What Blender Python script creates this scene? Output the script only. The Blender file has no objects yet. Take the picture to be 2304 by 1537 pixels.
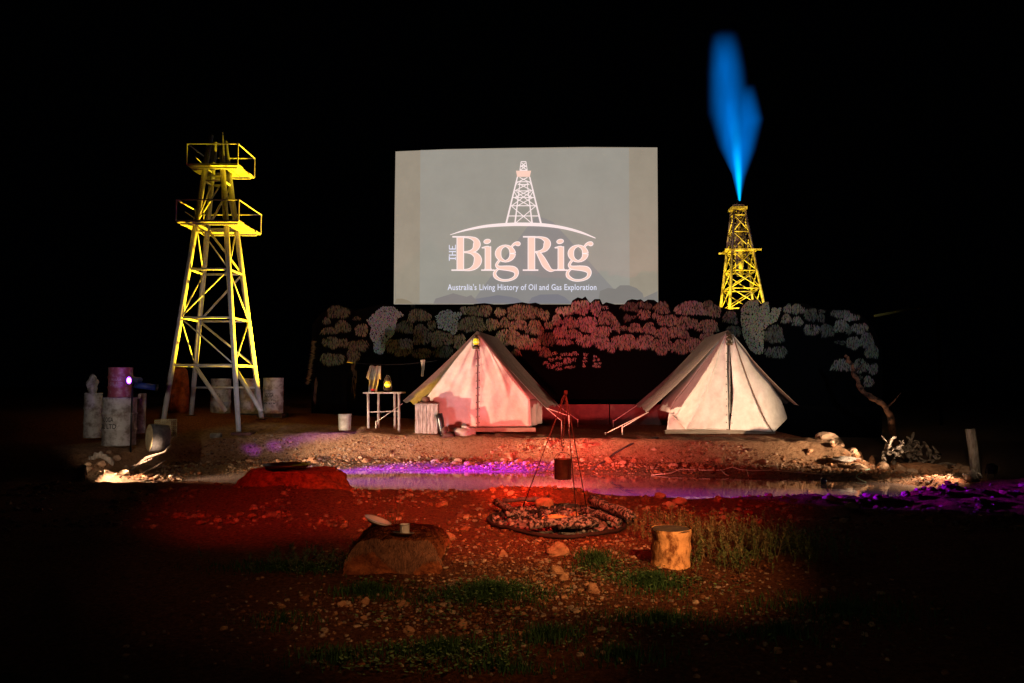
import bpy, math, random
import numpy as np
from mathutils import Vector, Matrix, Euler
R = math.radians
random.seed(7)
rng = np.random.default_rng(7)
scene = bpy.context.scene
C = scene.collection

# ------------------------------------------------------------------ camera
F, CX, CY, EYE = 1750.0, 1152.0, 768.5, 1.6
PITCH = math.atan((865 - CY) / F)
cd = bpy.data.cameras.new('camera'); cam = bpy.data.objects.new('camera', cd); C.objects.link(cam)
cam.location = (0, 0, EYE); cam.rotation_euler = (math.pi / 2 + PITCH, 0, 0)
cd.lens = F / 2304 * 36; cd.sensor_width = 36; cd.clip_start = .05; cd.clip_end = 500
scene.camera = cam
# ------------------------------------------------------------------ night sky, exposure
w = bpy.data.worlds.new('World'); scene.world = w; w.use_nodes = True
bg = w.node_tree.nodes['Background']; bg.inputs[0].default_value = (.25, .35, .6, 1); bg.inputs[1].default_value = .0004
scene.view_settings.view_transform = 'Standard'; scene.view_settings.look = 'None'
scene.view_settings.exposure = 0; scene.view_settings.gamma = 1
scene.cycles.volume_step_rate = .25; scene.cycles.volume_max_steps = 256
scene.cycles.max_bounces = 6; scene.cycles.sample_clamp_indirect = 2.0

def spot(name, loc, tgt, col, power, ang, blend=.5, size=.06):
    l = bpy.data.lights.new(name, 'SPOT'); l.color = col; l.energy = power; l.spot_size = R(ang); l.spot_blend = blend
    l.shadow_soft_size = size
    o = bpy.data.objects.new(name, l); C.objects.link(o); o.location = loc
    o.rotation_euler = (Vector(tgt) - Vector(loc)).to_track_quat('-Z', 'Y').to_euler()
    return o

WARM, RED, PINK, PUR, YEL = (1, .70, .46), (1, .035, .02), (1, .20, .17), (.26, .0, 1), (1, .70, .01)
def setup_lights():
    # floods standing at the two ends of the pond, plus added fill spots
    spot('flood_and_fill_light', (-6.95, 12.95, .22), (-.9, 17.4, 1.2), WARM, 3400, 46, 1)
    spot('flood_and_fill_light', (-6.8, 12.72, .42), (-6.15, 13.0, -.1), WARM, 260, 96, .7)
    spot('flood_and_fill_light', (-6.65, 12.7, .4), (-7.05, 13.4, .35), WARM, 7, 60, .8)  # unseen fill added to bring out the hollow log
    spot('flood_and_fill_light', (-5.6, 12.6, .4), (-4.0, 15.6, .3), WARM, 190, 66, 1)  # unseen fill added to brighten the left bank
    spot('flood_and_fill_light', (-6.95, 12.95, .22), (4.2, 17, 1.2), WARM, 9000, 15, 1)
    spot('flood_and_fill_light', (6.4, 11.0, 1.3), (7.4, 14.4, .5), WARM, 170, 46, 1)  # added wide fill for the driftwood, post and rocks
    spot('flood_and_fill_light', (-6.0, 10.4, 1.7), (-6.9, 17.0, 1.7), (1, .85, .72), 160, 62, 1)  # added fill for the drums and tower; no flood stands here
    spot('flood_and_fill_light', (7.75, 12.95, .65), (4.2, 17.0, .9), WARM, 1700, 50, 1)
    spot('flood_and_fill_light', (7.35, 13.1, .55), (6.9, 12.95, -.1), WARM, 240, 90, .7)
    # yellow floods by the two derricks, plus an added spot for the tower tips
    spot('yellow_flood_and_fill', (-3.7, 18.2, 1.15), (-6.5, 17.4, 4.7), (1, .60, .012), 8000, 84, .5, .04)
    spot('yellow_flood_and_fill', (2.6, 16.2, .9), (-6.5, 17.35, 6.7), YEL, 11000, 8, 1, .04)  # unseen spot added between the tents to light the tower tips
    spot('yellow_flood_and_fill', (-4.3, 17.5, 2.1), (-2.1, 17.9, 1.3), (1, .55, .02), 700, 30, .8, .04)
    spot('yellow_flood_and_fill', (4.6, 22.6, 1.0), (7.6, 26, 6.0), YEL, 6500, 50, .6, .04)
    spot('yellow_flood_and_fill', (10.4, 24.4, 1.0), (7.8, 26, 5.5), YEL, 1800, 60, .6, .04)
    # red floods: behind the fire mound, and on the audience rail
    spot('red_flood_light', (.55, 12.05, .25), (.9, 17.5, 1.0), PINK, 1150, 120, .9)
    spot('red_flood_light', (.75, 12.05, .3), (2.3, 21, 2.7), (1, .07, .11), 1900, 38, 1)
    spot('red_flood_light', (.65, 12.05, .3), (1.2, 17.5, .3), RED, 700, 60, .9)
    spot('red_flood_light', (.2, 5.0, 4.2), (.3, 10.6, .0), RED, 2000, 62, 1, .2)
    spot('red_flood_light', (.2, 5.0, 4.2), (.25, 11.1, .1), (1, .06, .03), 9500, 15, 1, .1)
    spot('red_flood_light', (-3.0, 5.0, 3.5), (-2.4, 10.7, .0), RED, 1000, 46, 1, .2)
    spot('front_spot_and_fill', (2.8, 1.5, 4.0), (.5, 8.2, 0), (1, .46, .18), 2700, 33, 1, .12)
    spot('front_spot_and_fill', (1.5, 1.0, 3.6), (-.45, 5.5, 0), (1, .46, .18), 420, 26, 1, .12)  # added dim fill for the lower-left gravel
    spot('front_spot_and_fill', (.3, .3, 3.6), (.5, 5.6, 0), (1, .78, .48), 55, 66, 1, .2)  # added weak wide fill over the bottom grass
    spot('front_spot_and_fill', (.2, .8, 3.8), (-1.9, 7.0, 0), (1, .5, .25), 150, 30, 1, .2)  # added weak fill on the left weed clump
    spot('mural_light', (2.0, 3.0, 3.4), (5.4, 21, 2.9), (.85, .85, .9), 2100, 28, .9, .2)
    spot('mural_light', (5.0, 5.0, 3.2), (8.5, 21, 2.6), (.6, .75, 1), 2400, 20, 1, .2)  # unseen blue spot added to lift the dim right end of the mural
    spot('mural_light', (-3.0, 12.4, .1), (-3.4, 21, 3.2), (.75, .88, 1), 340, 80, .9)
    # ultraviolet floods
    V = (-6.72, 14.1, 1.85)
    spot('violet_flood_light', V, (-4.4, 15.0, .05), PUR, 3500, 20, 1)
    spot('violet_flood_light', V, (-2.9, 15.15, .05), PUR, 16000, 16, 1)
    spot('violet_flood_light', V, (-1.0, 15.15, .0), PUR, 42000, 10, 1)
    spot('violet_flood_light', (-6.98, 14.0, 1.72), (-7.35, 14.6, 1.75), PUR, 5, 120, 1, .03)
    spot('violet_flood_light', V, (-1.6, 13.5, -.08), PUR, 6500, 22, 1)
    for t_ in ((-5.5, 15.95, .42), (-5.1, 16.1, .46), (-4.75, 16.25, .50), (-4.4, 16.4, .54), (-4.05, 16.5, .56), (-3.7, 16.6, .57)):
        spot('violet_flood_light', V, t_, PUR, 900, 6, 1)
    spot('violet_flood_light', V, (5.0, 11.3, .05), PUR, 26000, 14, 1)
    spot('violet_flood_light', V, (2.6, 11.55, .0), PUR, 14000, 7, 1)
setup_lights()

# ------------------------------------------------------------------ helpers
_d0 = Vector((0, math.cos(PITCH), math.sin(PITCH)))
def ray(px, py):
    u = (px - CX) / F; v = -(py - CY) / F
    return np.array([u, math.cos(PITCH) - v * math.sin(PITCH), math.sin(PITCH) + v * math.cos(PITCH)])
def P(px, py, Y):
    r = ray(px, py); t = Y / r[1]
    return Vector((r[0] * t, Y, EYE + r[2] * t))

def hash2(ix, iy, s):
    n = np.sin(ix * 127.1 + iy * 311.7 + s * 74.7) * 43758.5453
    return n - np.floor(n)
def vnoise(x, y, s=0):
    ix, iy = np.floor(x), np.floor(y); fx, fy = x - ix, y - iy
    fx = fx * fx * (3 - 2 * fx); fy = fy * fy * (3 - 2 * fy)
    a, b, c, d = hash2(ix, iy, s), hash2(ix + 1, iy, s), hash2(ix, iy + 1, s), hash2(ix + 1, iy + 1, s)
    return (a * (1 - fx) + b * fx) * (1 - fy) + (c * (1 - fx) + d * fx) * fy - .5
def fbm(x, y, s=0, o=4):
    t, a = 0, 1
    for k in range(o):
        t = t + a * vnoise(x, y, s + k); x = x * 2.03; y = y * 2.03; a *= .5
    return t
def ss(a, b, x):
    t = np.clip((x - a) / (b - a), 0, 1); return t * t * (3 - 2 * t)

ZW = -.08
def onwater(px, py):
    r = ray(px, py); t = (ZW - EYE) / r[2]; return (r[0] * t, r[1] * t)
POND = np.array([onwater(*p) for p in [(395, 1078), (480, 1066), (600, 1058), (800, 1056), (1152, 1062), (1400, 1068), (1650, 1074), (1850, 1078),
    (1990, 1086), (2080, 1100), (2070, 1116), (1950, 1126), (1750, 1132), (1600, 1135), (1420, 1126), (1300, 1120), (1120, 1114), (950, 1114), (780, 1112), (600, 1097), (450, 1092)]])
def pond_sd(x, y):
    n = len(POND); best = np.full(np.shape(x), 1e9); inside = np.zeros(np.shape(x), bool)
    for i in range(n):
        ax, ay = POND[i]; bx, by = POND[(i + 1) % n]
        ex, ey = bx - ax, by - ay
        t = np.clip(((x - ax) * ex + (y - ay) * ey) / (ex * ex + ey * ey), 0, 1)
        best = np.minimum(best, np.hypot(x - ax - t * ex, y - ay - t * ey))
        cond = ((ay > y) != (by > y)) & (x < (bx - ax) * (y - ay) / (by - ay + 1e-12) + ax)
        inside ^= cond
    return np.where(inside, -best, best)
def gauss(x, y, cx, cy, rx, ry=None):
    return np.exp(-((x - cx) / rx) ** 2 - ((y - cy) / (ry or rx)) ** 2)
def H(x, y, full=False):
    x = np.asarray(x, float); y = np.asarray(y, float)
    d = pond_sd(x, y)
    far = ss(12.7, 13.7, y)
    T = .50 + .055 * np.clip(-x - 1, 0, 6.5) * ss(15.9, 17.6, y) + .02 * np.clip(y - 16.5, 0, 6)
    right = ss(6.0, 7.0, x); T = T * (1 - right) + right * (.0 + .03 * np.clip(y - 15, 0, 8))
    dj = d + .16 * fbm(x * .9, y * .9, 11, 3)
    left = ss(-6.2, -7.4, x)
    bank = ss(.80, 1.22, dj) ** .8
    bank = bank * (1 - left) + left * ss(.3, 1.6, dj)
    fz = ZW + .10 * ss(0, .8, d) + .02 * ss(-.1, .15, d)
    fz = fz * (1 - bank) + T * bank
    fz = fz + .05 * gauss(d, d * 0, 1.6, 0, .25, 1) * (fbm(x * 2.2, y * .5, 5, 3)) * 3 * (1 - right)
    nz = ZW + .10 * ss(0, .4, d) + .05 * fbm(x * .8, y * .8, 3, 3) + .15 * ss(2.5, 4.5, x) * ss(8.5, 10.5, y) * fbm(x * 1.7, y * 2.6, 61, 4) - .03 * ss(9, 6, y)
    nz = nz + .15 * gauss(x, y, .25, 11.0, 1.0, .5) + .10 * gauss(x, y, -6.2, 11.9, 1.6, .35) + .07 * gauss(x, y, 3.6, 10.6, 1.4, .25)
    nz = nz + .14 * gauss(x, y, -3.3, 10.9, 1.2, .7) - .10 * gauss(x, y, .62, 9.1, .75, .8)
    nz = nz + .22 * gauss(x, y, 8.3, 11.7, .9, .6)
    z = nz * (1 - far) + fz * far
    ins = ss(0, -.5, d); z = z * (1 - ins) + (ZW - .35) * ins
    amp = .012 + .02 * (1 - far)
    z = z + np.where(d > 0, 1, .2) * (amp * fbm(x * 4, y * 4, 21, 3) + .012 * fbm(x * 16, y * 16, 31, 2))
    z = z + .03 * bank * far * (1 - ss(1.7, 2.2, d)) * fbm(x * 5, y * 5, 41, 3)
    if full: return z, d, far, bank
    return z
def hz(x, y): return float(H(np.array([x]), np.array([y]))[0])
def G(px, Y, py=1000):
    p = P(px, py, Y); return Vector((p.x, Y, hz(p.x, Y)))

class MB:
    def __init__(s): s.v = []; s.f = []; s.m = []; s.c = None
    def add(s, vs, fs, mi=0):
        b = len(s.v); s.v += [tuple(v) for v in vs]; s.f += [tuple(i + b for i in f) for f in fs]; s.m += [mi] * len(fs); return s
    def box(s, c, size, rot=None, mi=0):
        hx, hy, hz_ = size[0] / 2, size[1] / 2, size[2] / 2
        vs = [Vector((a * hx, b * hy, d * hz_)) for a in (-1, 1) for b in (-1, 1) for d in (-1, 1)]
        if rot: m = Euler(rot).to_matrix(); vs = [m @ v for v in vs]
        vs = [v + Vector(c) for v in vs]
        return s.add(vs, [(0, 1, 3, 2), (4, 6, 7, 5), (0, 4, 5, 1), (2, 3, 7, 6), (0, 2, 6, 4), (1, 5, 7, 3)], mi)
    def tube(s, pts, rad, n=8, mi=0, flat=1.0):
        pts = [Vector(p) for p in pts]
        if not hasattr(rad, '__len__'): rad = [rad] * len(pts)
        rings = []; up = None
        for i, p in enumerate(pts):
            t = (pts[min(i + 1, len(pts) - 1)] - pts[max(i - 1, 0)]).normalized()
            if up is None: up = Vector((0, 0, 1)) if abs(t.z) < .9 else Vector((0, 1, 0))
            a = t.cross(up).normalized(); b = a.cross(t).normalized(); up = b
            rings.append([p + (a * math.cos(k * 2 * math.pi / n) + b * flat * math.sin(k * 2 * math.pi / n)) * rad[i] for k in range(n)])
        vs = [v for r in rings for v in r]; fs = []
        for i in range(len(pts) - 1):
            for k in range(n):
                fs.append((i * n + k, i * n + (k + 1) % n, (i + 1) * n + (k + 1) % n, (i + 1) * n + k))
        fs.append(tuple(reversed(range(n)))); fs.append(tuple((len(pts) - 1) * n + k for k in range(n)))
        return s.add(vs, fs, mi)
    def lathe(s, prof, n=24, c=(0, 0, 0), mat=None, mi=0, cap=True, jit=0):
        vs = []; fs = []
        for (r, z) in prof:
            for k in range(n):
                a = 2 * math.pi * k / n; q = 1 + jit * (random.random() - .5)
                v = Vector((r * q * math.cos(a), r * q * math.sin(a), z))
                if mat: v = mat @ v
                vs.append(v + Vector(c))
        for i in range(len(prof) - 1):
            for k in range(n): fs.append((i * n + k, i * n + (k + 1) % n, (i + 1) * n + (k + 1) % n, (i + 1) * n + k))
        if cap:
            if prof[0][0] > 1e-4: fs.append(tuple(reversed(range(n))))
            if prof[-1][0] > 1e-4: fs.append(tuple((len(prof) - 1) * n + k for k in range(n)))
        return s.add(vs, fs, mi)
    def blob(s, c, size, seed=0, rough=.25, seg=10, rings=7, rot=None, mi=0, freq=1.6):
        vs = []; m = Euler(rot).to_matrix() if rot else None
        rr = random.Random(seed); ph = [rr.uniform(0, 50) for _ in range(3)]
        def disp(d):
            return 1 + rough * (math.sin(d.x * freq * 2 + ph[0]) * math.sin(d.y * freq * 2.3 + ph[1]) + .6 * math.sin(d.z * freq * 3.1 + ph[2] + d.x * 3) + .35 * math.sin(d.y * 7 * freq + ph[0] + d.z * 5) * math.sin(d.x * 6 * freq + ph[2]))
        def put(d):
            v = Vector((d.x * size[0], d.y * size[1], d.z * size[2])) * disp(d)
            if m: v = m @ v
            vs.append(v + Vector(c))
        put(Vector((0, 0, -1)))
        for i in range(1, rings):
            t = math.pi * i / rings
            for k in range(seg):
                a = 2 * math.pi * (k + .5 * (i % 2)) / seg
                put(Vector((math.sin(t) * math.cos(a), math.sin(t) * math.sin(a), -math.cos(t))))
        put(Vector((0, 0, 1)))
        fs = []
        for k in range(seg): fs.append((0, 1 + (k + 1) % seg, 1 + k))
        for i in range(rings - 2):
            for k in range(seg): fs.append((1 + i * seg + k, 1 + i * seg + (k + 1) % seg, 1 + (i + 1) * seg + (k + 1) % seg, 1 + (i + 1) * seg + k))
        top = len(vs) - 1
        for k in range(seg): fs.append((1 + (rings - 2) * seg + k, 1 + (rings - 2) * seg + (k + 1) % seg, top))
        return s.add(vs, fs, mi)
    def build(s, name, mats, parent=None, smooth=False, origin=None, colors=None, solid=0):
        me = bpy.data.meshes.new(name)
        vs = s.v
        off = Vector((0, 0, 0))
        if parent is not None: off = parent.location.copy() if not parent.get('_chain') else Vector(parent['_chain'])
        if origin is not None: off = Vector(origin)
        me.from_pydata([(v[0] - off.x, v[1] - off.y, v[2] - off.z) for v in vs], [], s.f)
        for m in (mats if isinstance(mats, (list, tuple)) else [mats]): me.materials.append(m)
        me.polygons.foreach_set('material_index', s.m)
        if smooth: me.polygons.foreach_set('use_smooth', [True] * len(s.f))
        if colors is not None:
            ca = me.color_attributes.new('tint', 'FLOAT_COLOR', 'POINT')
            ca.data.foreach_set('color', np.asarray(colors, dtype=np.float32).ravel())
        me.update()
        o = bpy.data.objects.new(name, me); C.objects.link(o)
        if parent is not None:
            o.parent = parent
            o['_chain'] = tuple(off)
        else:
            o.location = off
        if solid:
            md = o.modifiers.new('thickness', 'SOLIDIFY'); md.thickness = solid; md.offset = 0
        return o

def tag(o, label=None, cat=None, group=None, kind=None):
    if label: o['label'] = label
    if cat: o['category'] = cat
    if group: o['group'] = group
    if kind: o['kind'] = kind
    return o
def thing(name, loc, label, cat, group=None):
    o = bpy.data.objects.new(name, None); o.empty_display_size = .1; C.objects.link(o); o.location = loc
    return tag(o, label, cat, group)

def mat(name, col, rough=.8, metal=0, nscale=0, col2=None, bump=0, bscale=None, spec=.3, stretch=None, tint=False, emit=0, contrast=(.35, .65), detail=5, trans=0):
    m = bpy.data.materials.new(name); m.use_nodes = True; nt = m.node_tree; N, L = nt.nodes, nt.links
    b = N['Principled BSDF']; b.inputs['Roughness'].default_value = rough; b.inputs['Metallic'].default_value = metal
    b.inputs['Specular IOR Level'].default_value = spec
    b.inputs['Base Color'].default_value = (*col, 1)
    tc = N.new('ShaderNodeTexCoord'); mp = N.new('ShaderNodeMapping'); L.new(tc.outputs['Object'], mp.inputs[0])
    oi = N.new('ShaderNodeObjectInfo'); sc_ = N.new('ShaderNodeMath'); sc_.operation = 'MULTIPLY'; sc_.inputs[1].default_value = 37
    L.new(oi.outputs['Random'], sc_.inputs[0]); L.new(sc_.outputs[0], mp.inputs['Location'])
    if stretch: mp.inputs['Scale'].default_value = stretch
    csock = None
    if nscale:
        n = N.new('ShaderNodeTexNoise'); n.inputs['Scale'].default_value = nscale; n.inputs['Detail'].default_value = detail; n.inputs['Roughness'].default_value = .65
        L.new(mp.outputs[0], n.inputs['Vector'])
        r = N.new('ShaderNodeValToRGB'); r.color_ramp.elements[0].position = contrast[0]; r.color_ramp.elements[1].position = contrast[1]
        r.color_ramp.elements[0].color = (*col, 1); r.color_ramp.elements[1].color = (*(col2 or col), 1)
        L.new(n.outputs['Fac'], r.inputs[0]); csock = r.outputs[0]
    if tint:
        a = N.new('ShaderNodeVertexColor'); a.layer_name = 'tint'
        if csock:
            mx = N.new('ShaderNodeMix'); mx.data_type = 'RGBA'; mx.blend_type = 'MULTIPLY'; mx.inputs[0].default_value = 1
            L.new(csock, mx.inputs[6]); L.new(a.outputs[0], mx.inputs[7]); csock = mx.outputs[2]
        else: csock = a.outputs[0]
    if csock: L.new(csock, b.inputs['Base Color'])
    if emit:
        b.inputs['Emission Strength'].default_value = emit
        if csock: L.new(csock, b.inputs['Emission Color'])
        else: b.inputs['Emission Color'].default_value = (*col, 1)
    if bump:
        n2 = N.new('ShaderNodeTexNoise'); n2.inputs['Scale'].default_value = bscale or (nscale * 2 or 20); n2.inputs['Detail'].default_value = 6
        n2.inputs['Roughness'].default_value = .7
        L.new(mp.outputs[0], n2.inputs['Vector'])
        bp = N.new('ShaderNodeBump'); bp.inputs['Strength'].default_value = 1; bp.inputs['Distance'].default_value = bump
        L.new(n2.outputs['Fac'], bp.inputs['Height']); L.new(bp.outputs[0], b.inputs['Normal'])
    return m

M = {}
M['steel'] = mat('white_painted_steel', (.62, .60, .57), .45, 0, 6, (.42, .38, .33), .002, 30, .5, contrast=(.5, .75))
M['deck'] = mat('platform_steel', (.6, .58, .5), .6, 0, 5, (.35, .28, .2), .002, 40)
M['rigsteel'] = mat('derrick_steel', (.58, .5, .40), .5, 0, 4, (.14, .10, .07), .004, 18, contrast=(.45, .6))
M['canvas'] = mat('cream_canvas', (.66, .61, .54), .9, 0, 3.5, (.50, .45, .39), .014, 6, .15, detail=8)
M['canvas2'] = mat('fly_canvas', (.40, .33, .28), .9, 0, 3, (.27, .22, .19), .008, 7, .15, stretch=(6, 6, 1))
def translucent(m_, f):
    nt_ = m_.node_tree; b_ = nt_.nodes['Principled BSDF']; t_ = nt_.nodes.new('ShaderNodeBsdfTranslucent'); x_ = nt_.nodes.new('ShaderNodeMixShader'); x_.inputs[0].default_value = f
    nt_.links.new(b_.inputs['Base Color'].links[0].from_socket, t_.inputs[0]); nt_.links.new(b_.outputs[0], x_.inputs[1]); nt_.links.new(t_.outputs[0], x_.inputs[2]); nt_.links.new(x_.outputs[0], nt_.nodes['Material Output'].inputs[0])
translucent(M['canvas2'], .45)
M['boomsteel'] = mat('yellow_boom_paint', (.55, .38, .06), .6, 0, 6, (.3, .2, .04))
M['rope'] = mat('pale_rope', (.6, .52, .42), .9)
M['eyelet'] = mat('dark_eyelet', (.02, .012, .01), .6)
M['wood'] = mat('old_wood', (.30, .22, .17), .85, 0, 5, (.12, .08, .06), .006, 12, .2, stretch=(5, 5, .7))
M['greywood'] = mat('grey_weathered_wood', (.42, .38, .33), .9, 0, 6, (.16, .13, .11), .01, 14, .2, stretch=(4, 4, .8))
M['driftwood'] = mat('driftwood_grey', (.22, .18, .14), .9, 0, 8, (.07, .055, .045), .014, 16, .2)
M['deadbark'] = mat('dead_bark', (.13, .06, .03), .9, 0, 9, (.012, .007, .005), .02, 14, .1, contrast=(.45, .6))
M['charwood'] = mat('charred_wood', (.34, .28, .26), .9, 0, 26, (.015, .012, .012), .01, 30, .3, contrast=(.42, .55))
M['charcoal'] = mat('charcoal', (.02, .018, .018), .7, 0, 14, (.07, .06, .06), .01, 30, .4)
M['ash'] = mat('white_ash', (.012, .01, .01), 1, 0, 12, (.34, .28, .26), .006, 30, .1)
M['stump'] = mat('stump_bark', (.85, .44, .17), .85, 0, 9, (.20, .07, .022), .016, 18, .2, stretch=(1.2, 1.2, .8), contrast=(.47, .60), detail=9)
M['stumptop'] = mat('stump_top', (.06, .04, .03), .9, 0, 14, (.12, .08, .05), .004, 30)
M['drum'] = mat('galvanised_drum', (.40, .38, .36), .62, .1, 6, (.16, .13, .11), .012, 5, .5, contrast=(.45, .62))
M['reddrum'] = mat('maroon_drum', (.22, .05, .05), .5, .1, 12, (.34, .22, .2), .003, 20, .5, contrast=(.5, .7))
M['rustdrum'] = mat('rusty_drum', (.42, .09, .025), .75, .1, 8, (.12, .025, .012), .006, 16, .3)
M['black'] = mat('black_paint', (.012, .011, .012), .6)
M['mural'] = mat('mural_black_board', (.0022, .0022, .0024), 1, spec=0)
M['blackmetal'] = mat('black_metal', (.02, .02, .022), .35, .4, spec=.5)
M['rustiron'] = mat('rusty_iron', (.035, .014, .012), .85, 0, 30, (.018, .009, .008))
M['enamel'] = mat('white_enamel', (.75, .74, .72), .25, spec=.6)
M['enamel_rim'] = mat('enamel_rim', (.1, .03, .02), .4)
M['whitepaint'] = mat('chalky_white_tin', (.42, .40, .32), .6, 0, 10, (.24, .22, .17), .002, 20)
M['leather'] = mat('dark_leather', (.05, .02, .014), .5, 0, 10, (.1, .04, .025), .004, 20)
M['blackleather'] = mat('black_leather', (.012, .01, .01), .28, spec=.6)
M['felt'] = mat('brown_felt', (.16, .08, .05), .95, 0, 8, (.10, .05, .03), .003, 30)
M['cloth'] = mat('grey_cloth', (.45, .38, .33), .95, 0, 6, (.3, .25, .2), .01, 9)
M['shirt'] = mat('khaki_shirt', (.40, .33, .25), .95, 0, 7, (.25, .2, .14), .008, 14)
M['redpaint'] = mat('red_enamel', (.5, .02, .02), .35)
M['brass'] = mat('lantern_metal', (.10, .08, .05), .4, .6)
M['glow'] = mat('lantern_glass', (.55, .36, .01), .15, 0, 18, (1, .8, .03), emit=.6, contrast=(.4, .6), spec=.6)
M['glowcore'] = mat('lantern_wick', (1, .95, .6), .3, emit=1.2)
M['lens'] = mat('violet_lens', (.75, .12, 1), .3, emit=3)
M['lenscore'] = mat('violet_lens_core', (1, .8, 1), .3, emit=7)
M['bluebody'] = mat('blue_lamp_body', (.012, .03, .16), .5)
M['rock'] = mat('laterite_rock', (.42, .22, .11), .85, 0, 9, (.22, .10, .05), .01, 18, .3)
M['rocktan'] = mat('sandstone_rock', (.48, .34, .23), .85, 0, 5, (.28, .16, .09), .012, 12, .3)
M['mound'] = mat('red_earth_mound', (.46, .14, .05), .95, 0, 12, (.16, .04, .015), .05, 14, .1)
M['pebbles'] = mat('pebble', (1, 1, 1), .75, 0, 40, (.6, .6, .6), tint=True)
M['leafmat'] = mat('leaf', (1, 1, 1), .7, tint=True, spec=.2)
M['fur'] = mat('hide_fur', (.20, .11, .06), .8, 0, 20, (.08, .04, .025), .01, 60, .3)
M['pond_ball'] = mat('glass_float', (.03, .05, .09), .1, spec=.8)
M['hose'] = mat('pale_green_hose', (.4, .6, .45), .4)
M['wall'] = mat('red_brown_low_wall', (.15, .06, .05), .9, 0, 6, (.10, .04, .035), .004, 20)
M['sill'] = mat('tent_sill_timber', (.30, .24, .18), .85, 0, 6, (.18, .13, .09), .004, 20, stretch=(.6, 4, 4))
M['mesh'] = mat('woven_cane', (.40, .33, .18), .8, 0, 20, (.2, .15, .08))

# ------------------------------------------------------------------ ground
def axis(a, b, fine, lo, hi, grow=1.18):
    v = list(np.arange(a, b, fine)); s = fine; x = v[-1]
    while x < hi: s *= grow; x += s; v.append(x)
    s = fine; x = a
    while x > lo: s *= grow; x -= s; v.insert(0, x)
    return np.array(v)
xs = axis(-8.6, 8.8, .05, -120, 120); ys = axis(3.2, 18.4, .05, -8, 160)
X, Y_ = np.meshgrid(xs, ys)
Z, D, FAR, BANK = H(X, Y_, True)
nx, ny = len(xs), len(ys)
me = bpy.data.meshes.new('ground')
co = np.stack([X.ravel(), Y_.ravel(), Z.ravel()], 1)
idx = np.arange(nx * ny).reshape(ny, nx)
quads = np.stack([idx[:-1, :-1], idx[:-1, 1:], idx[1:, 1:], idx[1:, :-1]], -1).reshape(-1, 4)
me.vertices.add(len(co)); me.vertices.foreach_set('co', co.ravel())
me.loops.add(quads.size); me.loops.foreach_set('vertex_index', quads.ravel().astype(np.int32))
me.polygons.add(len(quads)); me.polygons.foreach_set('loop_start', (np.arange(len(quads)) * 4).astype(np.int32))
me.polygons.foreach_set('loop_total', np.full(len(quads), 4, np.int32))
me.polygons.foreach_set('use_smooth', np.ones(len(quads), bool))
# soil kind: rendered tan bank face / shore grit / red earth
face = FAR * ss(.02, .15, BANK) * (1 - ss(1.9, 2.3, D)) * (1 - ss(6.3, 6.9, X))
shore = FAR * (1 - ss(.02, .2, BANK)) * ss(-.3, 0, D)
shore = np.maximum(shore, ss(6.2, 7.0, X) * FAR)
shore = np.maximum(shore, ss(-5.2, -6.0, X) * gauss(X, Y_, -6.3, 12.9, 1.6, .8))
col = np.zeros((ny, nx, 4)); col[..., 0] = face; col[..., 1] = shore; col[..., 3] = 1
ca = me.color_attributes.new('soil', 'FLOAT_COLOR', 'POINT')
me.update(calc_edges=True); me.validate()
me.color_attributes['soil'].data.foreach_set('color', col.astype(np.float32).ravel())
m = bpy.data.materials.new('red_earth'); m.use_nodes = True; nt = m.node_tree; N, L = nt.nodes, nt.links
b = N['Principled BSDF']; b.inputs['Roughness'].default_value = .92; b.inputs['Specular IOR Level'].default_value = .2
tc = N.new('ShaderNodeTexCoord')
def noise(scale, detail=6, rough=.65):
    n = N.new('ShaderNodeTexNoise'); n.inputs['Scale'].default_value = scale; n.inputs['Detail'].default_value = detail; n.inputs['Roughness'].default_value = rough
    L.new(tc.outputs['Object'], n.inputs['Vector']); return n
def ramp(s, stops):
    r = N.new('ShaderNodeValToRGB'); e = r.color_ramp.elements
    while len(e) < len(stops): e.new(.5)
    for k, (p, c) in enumerate(stops): e[k].position = p; e[k].color = (*c, 1)
    L.new(s, r.inputs[0]); return r
def mixc(f, a, b_):
    x = N.new('ShaderNodeMix'); x.data_type = 'RGBA'; L.new(f, x.inputs[0]); L.new(a, x.inputs[6]); L.new(b_, x.inputs[7]); return x.outputs[2]
n1, n2 = noise(1.2), noise(28, 8, .75)
earth = ramp(n2.outputs[0], [(.32, (.06, .014, .005)), (.50, (.25, .070, .022)), (.68, (.46, .18, .07))])
n3 = noise(14, 8, .7)
tan = ramp(n3.outputs[0], [(.30, (.16, .075, .035)), (.50, (.36, .20, .105)), (.75, (.46, .29, .17))])
n4 = noise(40, 6, .8)
grit = ramp(n4.outputs[0], [(.35, (.08, .04, .02)), (.5, (.28, .17, .10)), (.68, (.5, .36, .24))])
vc = N.new('ShaderNodeVertexColor'); vc.layer_name = 'soil'
sp = N.new('ShaderNodeSeparateColor'); L.new(vc.outputs[0], sp.inputs[0])
c1 = mixc(sp.outputs[0], earth.outputs[0], tan.outputs[0]); c2 = mixc(sp.outputs[1], c1, grit.outputs[0])
L.new(c2, b.inputs['Base Color'])
bp = N.new('ShaderNodeBump'); bp.inputs['Distance'].default_value = .035; L.new(n2.outputs[0], bp.inputs['Height'])
bp2 = N.new('ShaderNodeBump'); bp2.inputs['Distance'].default_value = .03; L.new(n3.outputs[0], bp2.inputs['Height']); L.new(bp.outputs[0], bp2.inputs['Normal'])
L.new(bp2.outputs[0], b.inputs['Normal'])
me.materials.append(m)
g = bpy.data.objects.new('ground', me); C.objects.link(g); tag(g, 'red earth ground with tan bank around the pond', kind='structure')

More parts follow.
